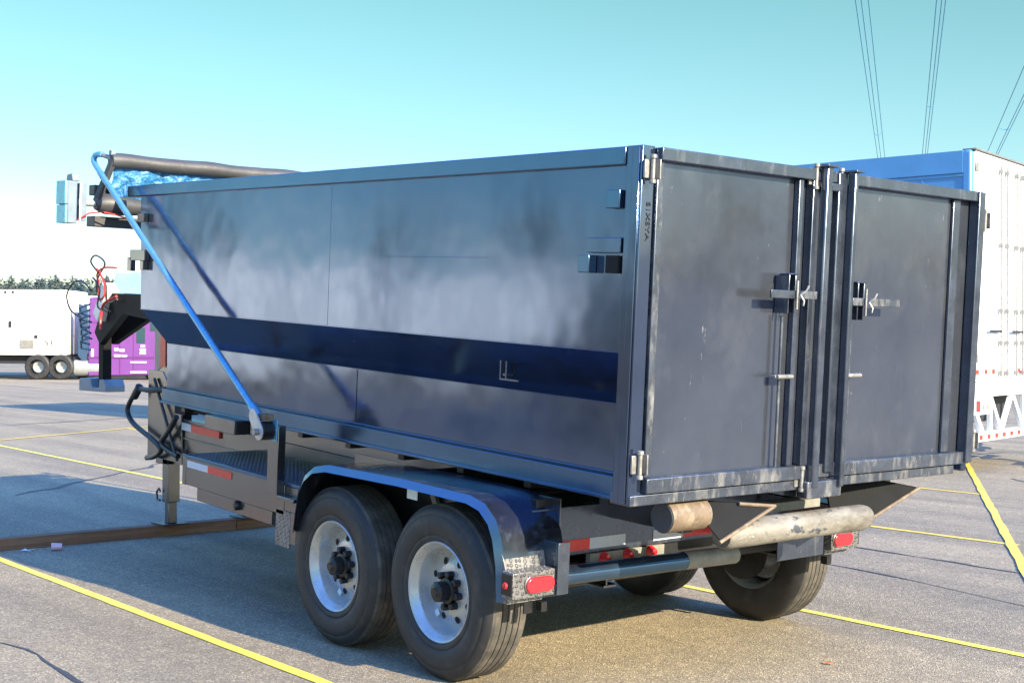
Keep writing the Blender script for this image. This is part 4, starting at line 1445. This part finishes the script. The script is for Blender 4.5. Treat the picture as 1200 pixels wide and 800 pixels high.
# row of parked white trailers on the open side of the lot (behind the photographer, mirrored in the paint)
def parked_row(i, x, y, rz, L_, lbl):
    e = empty('box_trailer', (x, y, 0), (0, 0, rz))
    tag(e, lbl, 'semi trailer', 'white trailers parked in a row on the open side of the lot')
    b = MB()
    b.box((0, 0, 0.62), (L_, 2.6, 4.1))
    bd = b.done('body', M['white_far'], e, 0.04)
    b = MB()
    for k in range(int(L_ / 1.2)):
        b.box((0.3 + k * 1.2, -0.012, 1.08), (0.35 + k * 1.2, -0.002, 3.9))
    b.done('side_post', M['white_far'], bd)
    b = MB()
    b.box((0.2, 0.5, 0.75), (L_ - 0.3, 2.1, 1.045))
    b.done('chassis', M['chassis'], e)
    for q in (1.6, 2.9):
        truck_wheel(e, q, 0.28, 0.5, 0.5, s=-1)
        truck_wheel(e, q, 2.32, 0.5, 0.5, s=1)


for k in range(12):
    parked_row(k, 32 + 0.3 * (k % 3), 11 + 3.6 * k, 0, 13.0, 'white box trailer backed into the parked row on the open side of the lot')

# unseen dark box truck, added to darken the reflection in the near wall
M['dark_body'] = mat('dark brown truck body', (0.035, 0.028, 0.03), 0.5, noise=(2, 0.2))
e_ = empty('added_box_truck', (5.6, 16.0, 0), (0, 0, R(-60)))
tag(e_, 'unseen dark brown box truck added as a dark reflection for the side wall', 'truck')
b = MB()
b.box((0, 0, 0.55), (6.3, 2.4, 3.7))
bd_ = b.done('body', M['dark_body'], e_, 0.05)
b = MB()
b.prism([(6.35, 0.1, 0.5), (8.3, 0.1, 0.5), (8.3, 0.1, 1.4), (7.7, 0.1, 1.55), (7.2, 0.1, 2.5), (6.35, 0.1, 2.6)], (0, 2.2, 0))
cb_ = b.done('cab', M['dark_body'], e_, 0.05)
MB().box((6.5, 0.09, 1.55), (7.25, 0.098, 2.3)).done('side_window', M['glass'], cb_)
for q in (1.3, 7.3):
    truck_wheel(e_, q, 0.28, 0.45, 0.45, s=-1)
    truck_wheel(e_, q, 2.2, 0.45, 0.45, s=1)

# ------------------------------------------------------------------ trees along the far edge
def conifer(h, sp, mk, seed):
    rnd = random.Random(seed)
    e = bpy.data.objects.new('pine_tree', None)
    C.objects.link(e)
    MB().tube([(0, 0, 0), (0.05, 0, h * 0.5), (0, 0, h * 0.97)], [h * 0.02, h * 0.013, h * 0.003], 7).done('trunk', M['bark'], e)
    b = MB()
    nb = 260
    for k in range(nb):
        t = (k + rnd.random()) / nb
        z = h * (0.12 + 0.88 * t)
        rad = sp * (1 - t) ** 0.8 * (0.35 + 0.75 * rnd.random()) + 0.1
        a = rnd.random() * 2 * PI
        tip = Vector((rad * math.cos(a), rad * math.sin(a), z - rad * 0.25))
        root = Vector((0, 0, z + rad * 0.1))
        dr_ = (tip - root).normalized()
        sd = dr_.cross(Vector((0, 0, 1))).normalized() * (0.10 + 0.22 * rad)
        for q in range(3):
            c0 = root.lerp(tip, 0.25 + 0.25 * q)
            c1 = root.lerp(tip, 0.55 + 0.25 * q)
            dz = Vector((0, 0, -0.12 - 0.1 * rad))
            w_ = sd * (1 - 0.25 * q) * rnd.uniform(0.6, 1.2)
            b.b.faces.new([b.b.verts.new(c0), b.b.verts.new(c1 + w_ + dz), b.b.verts.new(c1 + dz * 0.2)])
            b.b.faces.new([b.b.verts.new(c0), b.b.verts.new(c1 + dz * 0.2), b.b.verts.new(c1 - w_ + dz)])
    b.done('crown', M[mk], e, smooth=10)
    return e


protos = [conifer(11, 2.3, 'pine', 1), conifer(12.5, 2.7, 'pine', 2), conifer(9, 2.6, 'pine', 3)]


def round_tree(h, sp, seed):
    rnd = random.Random(seed)
    e = bpy.data.objects.new('broadleaf_tree', None)
    C.objects.link(e)
    b = MB().tube([(0, 0, 0), (0.1, 0, h * 0.4), (0.2, 0.1, h * 0.7)], [0.25, 0.18, 0.05], 7)
    for k in range(4):
        a = k * 1.6
        b.tube([(0.1, 0, h * 0.35), (sp * 0.5 * math.cos(a), sp * 0.5 * math.sin(a), h * 0.65)], [0.1, 0.03], 6)
    b.done('trunk', M['bark'], e)
    b = MB()
    cl = [(Vector((rnd.uniform(-1, 1) * sp * 0.6, rnd.uniform(-1, 1) * sp * 0.6, h * rnd.uniform(0.45, 0.85))), rnd.uniform(0.25, 0.5) * sp) for _ in range(12)]
    for c_, r_ in cl:
        for k in range(110):
            v = Vector((rnd.gauss(0, 1), rnd.gauss(0, 1), rnd.gauss(0, 1))).normalized() * r_ * rnd.uniform(0.6, 1.05)
            p = c_ + v
            a = Vector((rnd.uniform(-1, 1), rnd.uniform(-1, 1), rnd.uniform(-1, 1))).normalized() * 0.22
            c2_ = a.cross(v).normalized() * 0.2
            b.b.faces.new([b.b.verts.new(p), b.b.verts.new(p + a), b.b.verts.new(p + c2_)])
    b.done('crown', M['pine2'], e, smooth=10)
    return e


protos_r = [round_tree(8, 4.0, 11)]
rnd = random.Random(5)
used = set()
px = -200
i = 0
spots = []
while px < 620:
    spots.append((px, rnd.uniform(160, 185)))
    px += rnd.uniform(1.2, 2.4) * (1 if -12 < px < 178 else 4)
places = ['leftmost of the pines above the distant trailers']
for i, (px, dd) in enumerate(spots):
    rt_ = i % 3 == 1 or (abs(px - 3) < 4) or (98 < px < 112)
    src = protos_r[0] if rt_ else protos[i % 3]
    if src.name not in used:
        o = src
        used.add(src.name)
    else:
        o = copy_tree(src)
    p = CAM + fw * dd + rt * ((px - 600) / 1551.6 * dd)
    o.location = (p.x, p.y, 0)
    s_ = rnd.uniform(7.9, 10.4) * (dd / 170) / (8.2 if rt_ else (11, 12.5, 9)[i % 3])
    o.scale = (s_ * 1.5, s_ * 1.5, s_)
    o.rotation_euler = (0, 0, rnd.uniform(0, 6))
    if rt_:
        tag(o, 'low olive rounded tree among the dark pines above the distant trailers', 'tree', 'rounded trees on the skyline')
    else:
        tag(o, 'dark blue-green pine in the tree line above the distant white trailers', 'tree', 'pines on the skyline')
rnd = random.Random(9)
for k in range(34):
    src = (protos + protos_r)[rnd.randrange(4)]
    o = copy_tree(src)
    if k < 20:
        o.location = (60 + rnd.uniform(-4, 8), 14 + 5.2 * k, 0)
        f_ = (1.4, 0.7, 0.9, 1.45, 0.6, 0.8, 1.3, 0.7)[k % 8] * rnd.uniform(0.85, 1.05)
        tag(o, 'tree standing behind the row of trailers on the open side of the lot', 'tree', 'trees behind the open side of the lot')
    else:
        bx, by, f_ = ((-43, -48, .7), (-45, -52, 1.0), (-42, -54, .8), (-38, -60, .55), (-37, -66, 1.1), (-30, -66, .5), (-60, -20, .8), (-62, -10, .9), (-60, 0, .7), (-63, 9, 1), (-60, 18, .8), (-58, 27, .9), (-52, -34, .6), (-50, -40, .6))[k - 20]
        o.location = (bx, by, 0)
        tag(o, 'tree at the edge of the lot behind the photographer', 'tree', 'trees at the edge behind the photographer')
    o.scale = (f_ * 1.2, f_ * 1.2, f_)
for s_ in protos + protos_r:
    if s_.name not in used:
        for ch in list(s_.children): bpy.data.objects.remove(ch)
        bpy.data.objects.remove(s_)

# ------------------------------------------------------------------ power lines
VP = Vector((460 / 1551.6, 0, 0))
wd = (fw * 1 + rt * (460 / 1551.6)).normalized()
wd.z = 0
wd.normalize()
side_v = Vector((wd.y, -wd.x, 0))


H_ = 25.0


def wires(offs, sp_y, label, px_top):
    """offs: list of lateral / height ratios at y=0 and bottom"""
    root = empty('power_line', (CAM.x + wd.x * 150 + side_v.x * offs[0][0] * H_, CAM.y + wd.y * 150 + side_v.y * offs[0][0] * H_, 0))
    tag(root, label, 'power line', 'overhead power lines')
    mid = []
    for (a, dh) in offs:
        pts = []
        for d in (30, 60, 90, 120, 160, 220, 320, 480):
            pts.append(CAM + wd * d + side_v * (a * H_) + Vector((0, 0, H_ + dh)) - Vector(root.location))
        MB().tube(pts, 0.045, 6).done('wire', M['wire'], root)
        mid.append(a)
    ds = 1551.6 * H_ / (403.5 - sp_y) * 1.04
    b = MB()
    c = [CAM + wd * ds + side_v * (a * H_) + Vector((0, 0, H_ + dh)) - Vector(root.location) for a, dh in offs]
    for k in range(len(c) - 1):
        mdl = (c[k] + c[k + 1]) / 2 - Vector((0, 0, 0.12))
        b.tube([c[k], mdl, c[k + 1]], 0.04, 6)
    b.done('spacer', M['wire'], root)


wires([(-0.140, 0.0), (-0.122, -0.4), (-0.104, 0.0)], 152, 'leftmost three-wire power line crossing the sky to the right of centre', 1005)
wires([(0.085, 0.0), (0.098, -0.3), (0.110, 0.0)], 122, 'middle three-wire power line above the blue-shaded side of the white trailer', 1100)
wires([(0.405, 0.0), (0.445, -0.3), (0.462, 0.0)], 152, 'rightmost three-wire power line meeting the roof of the white trailer', 1180)
